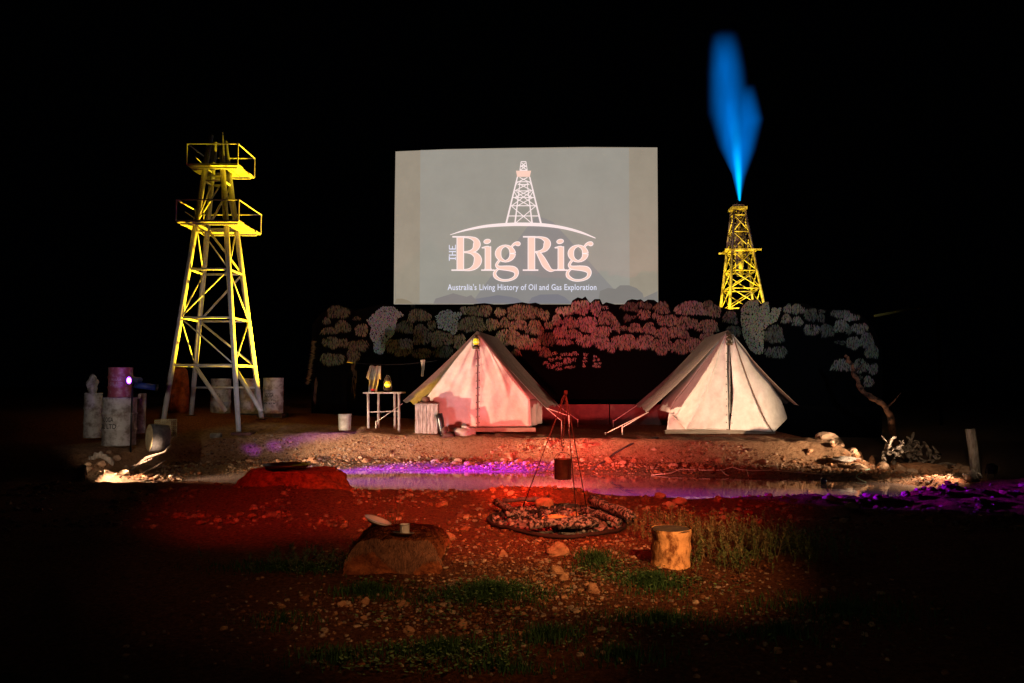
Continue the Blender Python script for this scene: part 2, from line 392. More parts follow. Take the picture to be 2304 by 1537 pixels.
# pond water
m = bpy.data.materials.new('muddy_water'); m.use_nodes = True; nt = m.node_tree; N, L = nt.nodes, nt.links
b = N['Principled BSDF']; b.inputs['Base Color'].default_value = (.17, .12, .10, 1); b.inputs['Roughness'].default_value = .03
b.inputs['IOR'].default_value = 1.45; b.inputs['Specular IOR Level'].default_value = .9
tc = N.new('ShaderNodeTexCoord'); mp = N.new('ShaderNodeMapping'); mp.inputs['Scale'].default_value = (1, .5, 1); L.new(tc.outputs['Object'], mp.inputs[0])
nn = N.new('ShaderNodeTexNoise'); nn.inputs['Scale'].default_value = 9; nn.inputs['Detail'].default_value = 3; L.new(mp.outputs[0], nn.inputs['Vector'])
bp = N.new('ShaderNodeBump'); bp.inputs['Distance'].default_value = .004; bp.inputs['Strength'].default_value = .6; L.new(nn.outputs[0], bp.inputs['Height']); L.new(bp.outputs[0], b.inputs['Normal'])
mb = MB(); cen = POND.mean(0)
mb.add([(cen[0] + (p[0] - cen[0]) * 1.12, cen[1] + (p[1] - cen[1]) * 1.3, ZW) for p in POND], [tuple(range(len(POND)))[::-1]])
tag(mb.build('pond_water', m), 'still muddy water of the long pond', kind='structure')

# ------------------------------------------------------------------ left derrick (two-platform tower)
def make_tower():
    cx, cy = -6.62, 17.35
    bl = {'fl': (-7.44, 16.6), 'fr': (-5.80, 16.6), 'bl': (-7.44, 18.1), 'br': (-5.80, 18.1)}
    zt = 7.22
    t = thing('derrick_tower', (cx, cy, .85), 'tall white steel lattice tower with two railed platforms lit yellow', 'tower')
    base = {k: Vector((x, y, hz(x, y) - .02)) for k, (x, y) in bl.items()}
    top = {'fl': Vector((-6.78, 17.22, zt - .02)), 'fr': Vector((-6.56, 17.22, zt + .03)), 'bl': Vector((-6.78, 17.48, zt - .1)), 'br': Vector((-6.56, 17.48, zt - .08))}
    def at(k, z):
        a, b = base[k], top[k]; return a + (b - a) * ((z - a.z) / (b.z - a.z))
    for k in base:
        mb = MB().tube([base[k], top[k]], [.053, .062], 14); o = mb.build('leg', M['steel'], t, True)
        f = MB().box(base[k] + Vector((0, 0, .01)), (.22, .22, .04)); f.build('foot_plate', M['rustiron'], o)
    lv = [P(480, y, 16.9).z for y in (822, 715, 605, 500, 400, 345)]
    for i, z in enumerate(lv[:5]):
        for a, b_ in (('fl', 'fr'), ('fr', 'br'), ('br', 'bl'), ('bl', 'fl')):
            MB().tube([at(a, z), at(b_, z)], .026, 8).build('crossbar', M['steel'], t, True)
    zb = [1.05] + lv
    MB().tube([at('bl', P(500, 872, 18.1).z), at('br', P(500, 872, 18.1).z)], .022, 8).build('crossbar', M['steel'], t, True)
    for i in range(1, 5):
        z0, z1 = zb[i], zb[i + 1]
        for j, (a, b_) in enumerate((('fl', 'fr'), ('br', 'fr'), ('br', 'bl'), ('bl', 'fl'))):
            if (i + j // 2) % 2: a, b_ = b_, a
            MB().tube([at(a, z0), at(b_, z1)], .016 if j != 2 else .026, 8).build('brace', M['steel'], t, True)
    MB().tube([at('bl', lv[0]), P(508, 925, 17.9)], .05, 8).build('brace', M['steel'], t, True)
    MB().tube([at('br', lv[0]) + Vector((-.45, -.1, 0)), P(588, 926, 17.5)], .05, 8).build('brace', M['steel'], t, True)
    for (x0, x1, y0, y1, zd, hr) in ((P(396, 495, 16.62).x, P(537, 495, 16.62).x, 16.62, 18.1, P(480, 497, 16.62).z, .46),
                                     (P(420, 370, 16.85).x, P(535, 370, 16.85).x, 16.85, 17.95, P(480, 370, 16.85).z, .46)):
        w_ = .26 if hr else 0
        mb = MB(); T_ = .045; iw = .34
        mb.box(((x0 + x1) / 2, y0 + iw / 2, zd), (x1 - x0, iw, T_)); mb.box(((x0 + x1) / 2, y1 - iw / 2, zd), (x1 - x0, iw, T_))
        mb.box((x0 + iw / 2 - .03, (y0 + y1) / 2, zd + .003), (iw, y1 - y0 - 2 * iw, T_)); mb.box((x1 - iw / 2 + .03 - .06, (y0 + y1) / 2, zd + .003), (iw, y1 - y0 - 2 * iw, T_))
        dk = mb.build('platform', M['deck'], t)
        q = MB(); r_ = .016
        for (x, y) in ((x0, y0), (x1, y0), (x0, y1), (x1, y1)): q.tube([(x, y, zd), (x, y, zd + hr)], r_, 6)
        c4 = [(x0, y0, zd + hr), (x1, y0, zd + hr), (x1, y1, zd + hr), (x0, y1, zd + hr)]
        for i in range(4): q.tube([c4[i], c4[(i + 1) % 4]], r_, 6)
        q.tube([(x0 + .04, y0 + .35, zd + hr * .6), (x0 + .04, y1 - .35, zd + hr * .5)], .011, 6)
        q.build('railing', M['steel'], dk)
        for y in (y0 + .12, y1 - .12): MB().box(((x0 + x1) / 2, y, zd - .045), (x1 - x0 - .1, .04, .04)).build('bearer', M['steel'], dk)
    return t
make_tower()

# ------------------------------------------------------------------ right derrick with burning gas flare
RY = 26.0
def make_rig():
    c = P(1664, 800, RY)
    t = thing('oil_derrick', (c.x, RY, .6), 'slim yellow lit lattice derrick with a blue gas flare on top, behind the mural', 'derrick')
    zt, zb = P(1664, 472, RY).z, .6
    def hw(z): return .18 + (zt - z) * .116
    yc = RY
    def at(sx, sy, z): return Vector((c.x + .03 + (zt - z) * .045 * .5 + sx * hw(z), yc + sy * hw(z), z))
    S = [(-1, -1), (1, -1), (1, 1), (-1, 1)]
    for s in S: MB().tube([at(*s, zb), at(*s, zt)], [.055, .04], 10).build('leg', M['rigsteel'], t, True)
    zs = [P(1664, y, RY).z for y in (486, 524, 568, 612, 652, 697, 745, 800)]
    for i, z in enumerate(zs):
        for k in range(4):
            MB().tube([at(*S[k], z), at(*S[(k + 1) % 4], z)], .024, 6).build('crossbar', M['rigsteel'], t, True)
            if i < len(zs) - 1:
                z2 = zs[i + 1]; q = MB()
                q.tube([at(*S[k], z), at(*S[(k + 1) % 4], z2)], .018, 6); q.tube([at(*S[(k + 1) % 4], z), at(*S[k], z2)], .018, 6)
                q.build('brace', M['rigsteel'], t, True)
    z = zs[2]; h = hw(z)
    q = MB()
    for sy in (-1, 1): q.box((c.x + .06, yc + sy * (h + .05), z + .03), (2 * h + .5, .07, .05))
    for sx in (-1, 1): q.box((c.x + .06 + sx * (h + .12), yc, z + .035), (.07, 2 * h + .02, .05))
    q.build('platform', M['rigsteel'], t)
    q = MB(); q.box((c.x + .02, yc, zt + .02), (.5, .5, .09)); q.box((c.x + .02, yc, zt + .11), (.36, .36, .07)); q.build('crown_block', M['rigsteel'], t)
    MB().lathe([(.10, P(1664, 622, RY).z), (.15, P(1664, 610, RY).z), (.15, P(1664, 520, RY).z), (.08, P(1664, 512, RY).z), (.05, zt)], 14, (c.x + .04, yc, 0)).build('riser_pipe', M['rigsteel'], t, True)
    q = MB(); q.lathe([(.05, zt + .14), (.03, zt + .18), (.06, zt + .2), (.06, zt + .24), (.03, zt + .26), (.05, zt + .3), (.02, zt + .36)], 12, (c.x + .02, yc, 0))
    q.build('flare_nozzle', M['blackmetal'], t, True)
    return c.x + .02, yc, zt + .36
rx, ry_, rz = make_rig()
# flare volume
def flare():
    Yf = ry_
    rows = [(452, 1661, 1667), (420, 1655, 1674), (390, 1648, 1683), (350, 1628, 1700), (300, 1598, 1722), (250, 1584, 1728), (200, 1578, 1716), (150, 1576, 1704), (100, 1580, 1690), (70, 1592, 1668), (52, 1610, 1648)]
    o0 = Vector((rx, ry_, rz)); vs = []; fs = []; n = 20
    for (py, a, b_) in rows:
        A, B = P(a, py, Yf), P(b_, py, Yf); cx_ = (A.x + B.x) / 2; hw = (B.x - A.x) / 2 + .02; d_ = min(hw, .75)
        for k in range(n):
            an = 2 * math.pi * k / n; vs.append((cx_ + hw * math.cos(an), Yf + d_ * math.sin(an), A.z))
    for i in range(len(rows) - 1):
        for k in range(n): fs.append((i * n + k, i * n + (k + 1) % n, (i + 1) * n + (k + 1) % n, (i + 1) * n + k))
    fs.append(tuple(reversed(range(n)))); fs.append(tuple((len(rows) - 1) * n + k for k in range(n)))
    m = bpy.data.materials.new('blue_flame'); m.use_nodes = True; nt = m.node_tree; N, L = nt.nodes, nt.links; N.remove(N['Principled BSDF'])
    out = N['Material Output']; em = N.new('ShaderNodeEmission'); L.new(em.outputs[0], out.inputs['Volume'])
    tc = N.new('ShaderNodeTexCoord'); sp = N.new('ShaderNodeSeparateXYZ')
    nz = N.new('ShaderNodeTexNoise'); nz.inputs['Scale'].default_value = 1.5; nz.inputs['Detail'].default_value = 4
    mpn = N.new('ShaderNodeMapping'); mpn.inputs['Scale'].default_value = (1.6, 1.6, .45); L.new(tc.outputs['Object'], mpn.inputs[0]); L.new(mpn.outputs[0], nz.inputs['Vector'])
    L.new(tc.outputs['Object'], sp.inputs[0])
    zmax = P(1640, 52, Yf).z - o0.z
    def mth(op, a, b_=None, clamp=False):
        x = N.new('ShaderNodeMath'); x.operation = op; x.use_clamp = clamp
        for i, v in enumerate((a, b_)):
            if v is None: continue
            if isinstance(v, (int, float)): x.inputs[i].default_value = v
            else: L.new(v, x.inputs[i])
        return x.outputs[0]
    zn = mth('DIVIDE', sp.outputs[2], zmax)
    wob = mth('MULTIPLY', mth('SUBTRACT', nz.outputs['Fac'], .5), .2)
    xw = mth('ADD', sp.outputs[0], mth('MULTIPLY', wob, zn))
    def curve(pts, lo, hi):
        fc = N.new('ShaderNodeFloatCurve'); cv = fc.mapping.curves[0]; p = cv.points
        while len(p) < len(pts): p.new(.5, .5)
        for k, (a, v) in enumerate(pts): p[k].location = (a, (v - lo) / (hi - lo)); p[k].handle_type = 'VECTOR'
        fc.mapping.update(); L.new(zn, fc.inputs['Value'])
        return mth('ADD', mth('MULTIPLY', fc.outputs[0], hi - lo), lo)
    def lobe(cen, wid, amp):   # (py, centre px, half width px, brightness)
        zz = lambda py: (P(1650, py, Yf).z - o0.z) / zmax
        pxm = lambda px, py: P(px, py, Yf).x - o0.x
        cc = curve([(max(0, zz(py)), pxm(px, py)) for py, px in cen], -1.6, 1.6)
        ww = curve([(max(0, zz(py)), v / F * Yf) for py, v in wid], 0, 1.6)
        aa = mth('MAXIMUM', curve([(max(0, zz(py)), v) for py, v in amp], 0, 4), 0); ww = mth('MAXIMUM', ww, .02)
        dx = mth('DIVIDE', mth('SUBTRACT', xw, cc), ww); dy = mth('DIVIDE', sp.outputs[1], mth('MULTIPLY', ww, .9))
        r2 = mth('ADD', mth('MULTIPLY', dx, dx), mth('MULTIPLY', dy, dy))
        q = mth('SUBTRACT', 1, r2, True); q = mth('MULTIPLY', q, q)
        return mth('DIVIDE', mth('MULTIPLY', q, aa), mth('ADD', ww, .04))
    l1 = lobe([(455, 1664), (400, 1658), (330, 1648), (250, 1640), (160, 1634), (60, 1628)], [(455, 4), (400, 16), (330, 36), (250, 54), (160, 50), (110, 44), (60, 34)], [(455, .7), (380, .55), (250, .44), (150, .36), (115, .24), (88, .10), (72, 0)])
    l2 = lobe([(455, 1664), (400, 1666), (340, 1676), (270, 1688), (200, 1684)], [(455, 4), (400, 14), (340, 28), (270, 34), (200, 22)], [(455, .4), (360, .38), (270, .42), (225, .20), (190, 0)])
    l3 = lobe([(455, 1664), (400, 1662), (330, 1657), (250, 1650)], [(455, 4), (400, 10), (330, 17), (230, 22)], [(455, 1.4), (400, 1.1), (340, .5), (260, .12), (220, 0)])
    tot = mth('ADD', mth('ADD', l1, l2), l3)
    tot = mth('MULTIPLY', tot, mth('ADD', .35, mth('MULTIPLY', nz.outputs['Fac'], 1.7)))
    l3n = mth('MULTIPLY', l3, .35, True)
    mx = N.new('ShaderNodeMix'); mx.data_type = 'RGBA'; L.new(l3n, mx.inputs[0]); mx.inputs[6].default_value = (.0, .24, .98, 1); mx.inputs[7].default_value = (.0, .5, 1, 1)
    L.new(mx.outputs[2], em.inputs[0]); L.new(tot, em.inputs[1])
    mb = MB().add(vs, fs); o = mb.build('gas_flame', m, None, True, origin=o0)
    tag(o, 'tall blue gas flame blowing up from the slim derrick', 'flame')
flare()

# ------------------------------------------------------------------ projection screen
SY = 24.0
def on(px, py, Y=SY): return P(px, py, Y)
def flat(name, pts, m, parent, Y):
    mb = MB(); mb.add([P(x, y, Y) for x, y in pts], [tuple(range(len(pts)))[::-1]]); return mb.build(name, m, parent)
def screenmat(name, c, e=.62, nscale=1.5, var=.88):  # projector and flood light is put into the emission; base stays dark
    m_ = mat(name, c, .9, 0, nscale, tuple(v * var for v in c), emit=e, contrast=(.3, .7), spec=.1)
    nt_ = m_.node_tree; b_ = nt_.nodes['Principled BSDF']; nt_.links.remove(b_.inputs['Base Color'].links[0]); b_.inputs['Base Color'].default_value = (*[v * .22 for v in c], 1)
    return m_
scr = thing('projection_screen', P(1184, 690, SY + .1), 'large pale board with a projected derrick logo above the painted bushes', 'screen')
mb = MB(); outline = [(886, 684), (888, 478), (890, 341), (1000, 336), (1160, 333), (1320, 331), (1479, 332), (1480, 480), (1481, 684)]
n = len(outline); fr = [P(x, y, SY) for x, y in outline]; bk = [p + Vector((0, .12, 0)) for p in fr]
mb.add(fr, [tuple(range(n))]); mb.add(bk, [tuple(reversed(range(n)))])
mb.add(fr + bk, [(i, i + n, (i + 1) % n + n, (i + 1) % n) for i in range(n)])
mb.build('board', screenmat('glowing_sky_board', (.45, .39, .30), .72), scr)  # board glows by itself in place of light thrown on it
q = MB()
for px in (930, 1180, 1430):
    a = P(px, 500, SY + .2); q.box((a.x, SY + .25, a.z / 2 - .1), (.12, .12, a.z + .9))
q.build('support_post', M['blackmetal'], scr)
flat('projected_field', [(946, 338), (1415, 333), (1417, 683.5), (944, 683.5)], screenmat('projected_grey', (.38, .36, .31), .86, 1.1, .9), scr, SY - .006)
hill = screenmat('painted_hill', (.29, .275, .265), .92, 1, .94)  # painted hill and bushes glow too, standing in for the projector's light
flat('painted_hill', [(1060, 683), (1200, 492), (1212, 486), (1245, 500), (1385, 655), (1400, 683)], hill, scr, SY - .010)
for pts, c in (([(975, 683), (980, 672), (1000, 666), (1020, 660), (1050, 668), (1060, 664), (1080, 683)], (.29, .26, .25)),
               ([(1066, 683.2), (1072, 672), (1085, 670), (1098, 668), (1120, 664), (1150, 668), (1165, 672), (1180, 683.2)], (.25, .24, .27)),
               ([(1188, 683.4), (1196, 670), (1215, 663), (1255, 662), (1270, 668), (1288, 683.4)], (.25, .24, .27)),
               ([(1345, 683), (1350, 655), (1368, 648), (1385, 650), (1395, 642), (1415, 642), (1432, 648), (1446, 660), (1448, 670), (1480, 655), (1480, 683)], (.27, .25, .23)),
               ([(888, 683.3), (892, 672), (905, 672), (918, 676), (930, 683.3)], (.32, .26, .18))):
    flat('painted_bush', pts, screenmat('painted_bush_grey', c, .82, 1, .95), scr, SY - .014 - .002 * random.random())
ZK, ZX, ZY_ = 4.5205, 980, 340
def zl(u, v, Y): return P(ZX + u / ZK, ZY_ + v / ZK, Y)
depth = [SY - .02]
def catm(pts, sub=8):
    out = []
    for i in range(len(pts) - 1):
        p0, p1, p2, p3 = pts[max(i - 1, 0)], pts[i], pts[i + 1], pts[min(i + 2, len(pts) - 1)]
        for s in range(sub):
            t = s / sub
            out.append(tuple(.5 * (2 * p1[k] + (p2[k] - p0[k]) * t + (2 * p0[k] - 5 * p1[k] + 4 * p2[k] - p3[k]) * t * t + (3 * p1[k] - p0[k] - 3 * p2[k] + p3[k]) * t ** 3) for k in range(len(p1))))
    out.append(tuple(pts[-1])); return out
def ribbon(mb, pts, grow, Y, smooth=True, mi=0):
    pts = catm(pts) if smooth and len(pts) > 2 else pts
    L_, R_ = [], []
    for i, (u, v, w_) in enumerate(pts):
        a, b_ = pts[max(i - 1, 0)], pts[min(i + 1, len(pts) - 1)]
        dx, dy = b_[0] - a[0], b_[1] - a[1]; l = math.hypot(dx, dy) or 1; nx_, ny_ = -dy / l, dx / l
        ex = (-dx / l * grow if i == 0 else dx / l * grow if i == len(pts) - 1 else 0); ey = (-dy / l * grow if i == 0 else dy / l * grow if i == len(pts) - 1 else 0)
        h = w_ / 2 + grow
        L_.append((u + nx_ * h + ex, v + ny_ * h + ey)); R_.append((u - nx_ * h + ex, v - ny_ * h + ey))
    vs = [zl(*p, Y) for p in L_ + R_]; k = len(pts)
    mb.add(vs, [(i, i + 1, k + i + 1, k + i) for i in range(k - 1)], mi)
def disc(mb, u, v, ru, rv, tilt, grow, Y, n=20):
    vs = [(0, 0)] + [((ru + grow) * math.cos(a), (rv + grow) * math.sin(a)) for a in [2 * math.pi * k / n for k in range(n)]]
    c_, s_ = math.cos(tilt), math.sin(tilt)
    mb.add([zl(u + a * c_ - b_ * s_, v + a * s_ + b_ * c_, Y) for a, b_ in vs], [(0, 1 + k, 1 + (k + 1) % n) for k in range(n)])
def ring(u, v, ro, rv, th, tv):
    n = 24; pts = []
    for k in range(n + 1):
        a = 2 * math.pi * k / n; w_ = tv + (th - tv) * abs(math.cos(a)) ** 1.3
        pts.append((u + (ro - w_ / 2) * math.cos(a), v + (rv - w_ / 2) * math.sin(a), w_))
    return pts
def glyph_g(o):
    return [('r', ring(710 + o, 1042, 106, 90, 64, 22), False),
            ('r', [(765 + o, 985, 18), (795 + o, 950, 26), (825 + o, 940, 40), (846 + o, 944, 44)], True), ('d', (838 + o, 943, 27, 24, 0)),
            ('r', [(655 + o, 1105, 22), (628 + o, 1140, 26), (622 + o, 1165, 30), (650 + o, 1186, 40), (740 + o, 1192, 54), (800 + o, 1205, 60), (824 + o, 1240, 46), (805 + o, 1285, 32), (745 + o, 1312, 24), (670 + o, 1312, 26), (612 + o, 1280, 36), (602 + o, 1240, 32), (625 + o, 1208, 22), (655 + o, 1195, 14)], True)]
def glyph_i(o):
    return [('r', [(533 + o, 970, 64), (533 + o, 1208, 64)], False), ('r', [(470 + o, 984, 10), (510 + o, 978, 22), (540 + o, 975, 22)], False),
            ('r', [(465 + o, 1211, 12), (600 + o, 1211, 12)], False), ('r', [(497 + o, 1203, 14), (570 + o, 1203, 14)], False), ('d', (525 + o, 919, 38, 25, -.2))]
strokes = [('r', [(252, 872, 74), (252, 1212, 74)], False), ('r', [(172, 872, 13), (300, 872, 13)], False), ('r', [(162, 1211, 13), (330, 1211, 13)], False),
           ('r', [(280, 875, 16), (350, 880, 24), (405, 905, 52), (420, 950, 76), (398, 1000, 54), (350, 1022, 26), (285, 1028, 14)], True),
           ('r', [(285, 1028, 14), (360, 1034, 28), (415, 1065, 62), (430, 1115, 82), (405, 1170, 62), (350, 1204, 30), (285, 1210, 16)], True)]
strokes += glyph_i(0) + glyph_g(0)
strokes += [('r', [(975, 872, 74), (975, 1212, 74)], False), ('r', [(890, 872, 13), (1015, 872, 13)], False), ('r', [(888, 1211, 13), (1045, 1211, 13)], False),
            ('r', [(1005, 875, 16), (1070, 880, 24), (1122, 905, 52), (1136, 945, 74), (1115, 995, 54), (1070, 1020, 28), (1005, 1028, 16)], True),
            ('r', [(1040, 1028, 40), (1080, 1090, 60), (1120, 1160, 66), (1165, 1208, 40), (1210, 1213, 10)], True)]
strokes += glyph_i(742) + glyph_g(740)
halo = screenmat('projected_white', (1, .84, .82), .98, 5, .95); peach = screenmat('projected_peach', (1, .66, .54), .98, 5, .95); bluew = screenmat('projected_bluewhite', (.80, .80, .95), .95, 5, .9)
A, B_ = MB(), MB()
for i, s in enumerate(strokes):
    for mb_, gr, Yb in ((A, 1, SY - .020), (B_, -7, SY - .07)):
        Y = Yb - i * .0012
        if s[0] == 'r':
            if gr < 0 and max(p[2] for p in s[1]) < 18: continue
            ribbon(mb_, [(a, b2, max(c_, 15 if gr < 0 else c_)) for a, b2, c_ in s[1]], gr, Y, s[2])
        else: disc(mb_, *s[1], gr, Y)
A.build('projected_lettering', halo, scr); B_.build('projected_lettering_fill', peach, scr)
q = MB(); yy = SY - .02
for pts in ([(140, 1070, 10), (140, 1115, 10)], [(140, 1092, 13), (203, 1092, 13)], [(203, 1078, 7), (203, 1106, 7)],
            [(138, 1058, 11), (205, 1058, 11)], [(138, 1022, 11), (205, 1022, 11)], [(172, 1058, 8), (172, 1022, 8)], [(139, 1066, 6), (139, 1050, 6)], [(139, 1030, 6), (139, 1014, 6)], [(204, 1066, 6), (204, 1050, 6)], [(204, 1030, 6), (204, 1014, 6)],
            [(138, 996, 12), (205, 996, 12)], [(140, 996, 8), (140, 955, 8)], [(172, 996, 8), (172, 966, 8)], [(203, 996, 8), (203, 952, 8)]):
    yy -= .0012; ribbon(q, pts, 0, yy, False)
q.build('projected_small_word', bluew, scr)
q = MB(); yy = SY - .02
def ln(u0, v0, u1, v1, w0=9, w1=None):
    global yy
    yy -= .0010; ribbon(q, [(u0, v0, w0), (u1, v1, w1 or w0)], 0, yy, False)
for s in (-1, 1):
    X_ = lambda u: 895 + s * u
    ln(X_(62), 262, X_(178), 742, 12, 18); ln(X_(34), 300, X_(88), 742, 6, 15)
    ln(X_(25), 108, X_(38), 198, 7)
    for (u0, v0, u1, v1) in ((122, 560, -88, 738), (98, 470, -60, 556), (120, 556, -70, 415), (80, 400, -50, 330), (65, 320, -40, 268), (85, 470, -60, 400), (22, 120, -28, 158), (30, 150, -34, 192), (66, 320, 90, 372), (95, 415, 60, 470)):
        ln(X_(u0), v0, X_(u1), v1, 8)
for v, h in ((312, 64), (340, 60), (405, 92), (472, 106), (556, 125), (660, 152), (108, 26), (152, 32), (196, 38)): ln(895 - h, v, 895 + h, v, 9)
q.build('projected_derrick', halo, scr)
q = MB(); q.add([zl(u, v, SY - .075) for u, v in ((818, 200), (972, 200), (958, 262), (830, 262))], [(0, 3, 2, 1)]); q.build('projected_crown', peach, scr)
q = MB(); ribbon(q, [(148, 852, 5), (300, 806, 18), (500, 766, 28), (720, 748, 34), (900, 745, 36), (1100, 752, 34), (1300, 780, 28), (1480, 828, 22), (1628, 886, 8)], 0, SY - .076, True)
q.build('projected_horizon_arc', halo, scr)
def text_mb(s, spacing=1.0):
    cu = bpy.data.curves.new('t', 'FONT'); cu.body = s; cu.size = 1; cu.resolution_u = 3; cu.space_character = spacing; cu.offset = .012
    o = bpy.data.objects.new('t', cu); C.objects.link(o); dg = bpy.context.evaluated_depsgraph_get()
    m_ = bpy.data.meshes.new_from_object(o.evaluated_get(dg)); vs = [v.co.copy() for v in m_.vertices]; fs = [tuple(p.vertices) for p in m_.polygons]
    bpy.data.objects.remove(o); bpy.data.meshes.remove(m_)
    x0, x1 = min(v.x for v in vs), max(v.x for v in vs); y0, y1 = min(v.y for v in vs), max(v.y for v in vs)
    return [((v.x - x0) / (x1 - x0), (v.y - y0) / (y1 - y0)) for v in vs], fs
vs, fs = text_mb("Australia's Living History of Oil and Gas Exploration", 1.05)
q = MB(); q.add([P(1007 + u * 335, 657 - v * 18, SY - .03) for u, v in vs], fs); q.build('projected_tagline', bluew, scr)

# ------------------------------------------------------------------ painted bush mural
MY = 21.0
mur = thing('painted_mural', P(1340, 905, MY), 'long cut-out board painted with rows of drooping gum foliage behind the tents', 'mural')
sil = [(700, 985), (702, 730), (722, 705), (760, 688), (800, 698), (826, 692), (866, 684), (905, 690), (930, 693), (965, 693), (990, 688), (1055, 688), (1068, 684), (1090, 682), (1120, 686), (1155, 683), (1175, 680), (1190, 683), (1205, 681), (1220, 686), (1240, 687), (1284, 687), (1288, 676), (1300, 669), (1310, 672), (1317, 667), (1322, 674), (1328, 682), (1338, 673), (1350, 673), (1356, 685), (1364, 680), (1376, 683), (1392, 687), (1405, 685), (1412, 676), (1422, 673), (1434, 675), (1442, 673), (1449, 679), (1458, 674), (1472, 675), (1482, 682), (1505, 686), (1512, 700), (1525, 696), (1540, 680), (1558, 675), (1575, 680), (1582, 688), (1586, 678), (1596, 674), (1606, 680), (1612, 690), (1625, 692), (1645, 697), (1662, 697), (1675, 680), (1690, 674), (1705, 674), (1712, 684), (1722, 679), (1732, 680), (1736, 692), (1760, 690), (1775, 682), (1812, 683), (1830, 692), (1860, 698), (1885, 700), (1912, 696), (1935, 706), (1955, 725), (1970, 745), (1984, 790), (1986, 850), (1984, 985)]
n = len(sil); fr = [P(x, y, MY) for x, y in sil]; bk = [p + Vector((0, .06, 0)) for p in fr]
mb = MB(); mb.add(fr, [tuple(range(n))]); mb.add(bk, [tuple(reversed(range(n)))]); mb.add(fr + bk, [(i, i + n, (i + 1) % n + n, (i + 1) % n) for i in range(n)])
mb.build('board', M['mural'], mur)
K = [(760,703,44,30,1),(735,722,16,14,1),(770,735,32,28,1),(814,743,26,28,2),(803,717,16,10,1),(741,745,34,14,1),(744,770,30,26,1),(769,772,24,20,1),(807,778,42,26,1),(747,808,48,26,1),(795,800,26,28,1),(942,711,46,28,2),(911,737,36,30,1),(949,753,36,46,2),(900,781,54,42,2),(949,795,40,22,1),
(1043,698,12,18,3),(1079,699,52,24,2),(1125,702,22,20,2),(1179,702,74,32,2),(1226,710,18,22,2),(972,732,16,22,2),(1061,730,60,34,2),(1107,730,26,26,2),(1135,726,20,22,2),(1167,732,36,24,2),(1203,737,34,32,2),(1235,732,18,18,2),(992,762,46,36,2),(1033,770,26,38,2),(1144,760,60,36,2),(1175,770,34,36,2),(1200,775,32,26,2),(1232,762,38,30,1),(999,792,40,26,1),(1161,794,20,14,2),(1226,792,24,20,2),
(1260,699,16,16,3),(1278,700,20,20,3),(1307,691,36,32,3),(1340,693,20,34,3),(1358,692,20,8,3),(1253,722,22,24,3),(1283,727,32,28,3),(1321,728,40,34,3),(1364,716,34,30,2),(1260,749,28,26,3),(1289,752,30,22,3),(1268,770,28,14,3),(1286,771,10,8,3),(1319,766,40,30,3),(1353,746,40,24,3),(1355,772,28,30,3),(1375,783,16,26,3),(1386,734,18,26,2),(1403,739,16,12,2),(1417,691,36,20,1),(1440,685,16,12,1),(1411,716,16,16,1),(1426,713,10,8,1),(1449,707,26,22,2),(1457,688,16,14,1),(1429,738,28,20,2),(1461,739,26,26,2),(1403,770,48,36,2),(1450,771,46,34,2),(1474,711,12,14,2),(1489,692,30,26,2),
(1249,795,12,8,3),(1272,797,22,8,3),(1293,796,14,10,3),(1240,809,13,9,3),(1257,806,14,8,3),(1276,811,16,12,3),(1292,809,10,8,3),(1229,817,14,8,3),(1240,825,18,10,3),(1258,820,15,10,3),(1258,831,14,7,3),(1278,827,16,6,3),(1290,825,10,5,3),(1318,797,10,8,3),(1317,806,9,6,3),(1316,813,9,6,3),(1314,822,7,8,3),(1339,802,7,5,3),(1346,809,6,7,3),(1337,810,6,6,3),(1348,817,8,5,3),(1340,822,12,10,3),(1347,825,9,5,3),
(1501,721,40,26,2),(1543,727,44,30,2),(1554,695,60,34,3),(1594,684,20,14,2),(1604,700,34,26,2),(1643,714,30,28,2),(1592,734,46,28,2),(1492,750,34,28,2),(1519,747,24,24,2),(1540,754,22,18,2),(1489,778,40,34,2),(1528,781,30,32,2),(1561,778,40,34,2),(1592,759,28,22,2),(1650,746,30,28,1),(1742,752,40,40,1),(1746,793,44,28,1),
(1773,694,16,20,2),(1795,696,26,22,2),(1769,717,20,20,2),(1794,723,22,20,2),(1824,708,26,30,1),(1849,701,14,10,1),(1847,715,16,18,1),(1891,706,38,16,2),(1916,714,32,16,2),(1826,742,32,26,2),(1862,744,30,30,1),(1893,734,30,30,2),(1910,744,12,18,1),(1935,738,34,22,2),(1891,771,22,10,1),(1920,771,26,28,2),(1950,767,30,36,2),(1962,792,28,28,2),(1897,822,48,26,2),(1937,824,30,32,2),(1965,830,20,24,2),(1954,859,20,24,2),(1935,849,12,12,1)]
tones = {1: (.10, .095, .07), 2: (.19, .165, .12), 3: (.27, .24, .20), 4: (.24, .30, .33)}
mb = MB(); cols = []
rr = random.Random(3); zoff = [0]
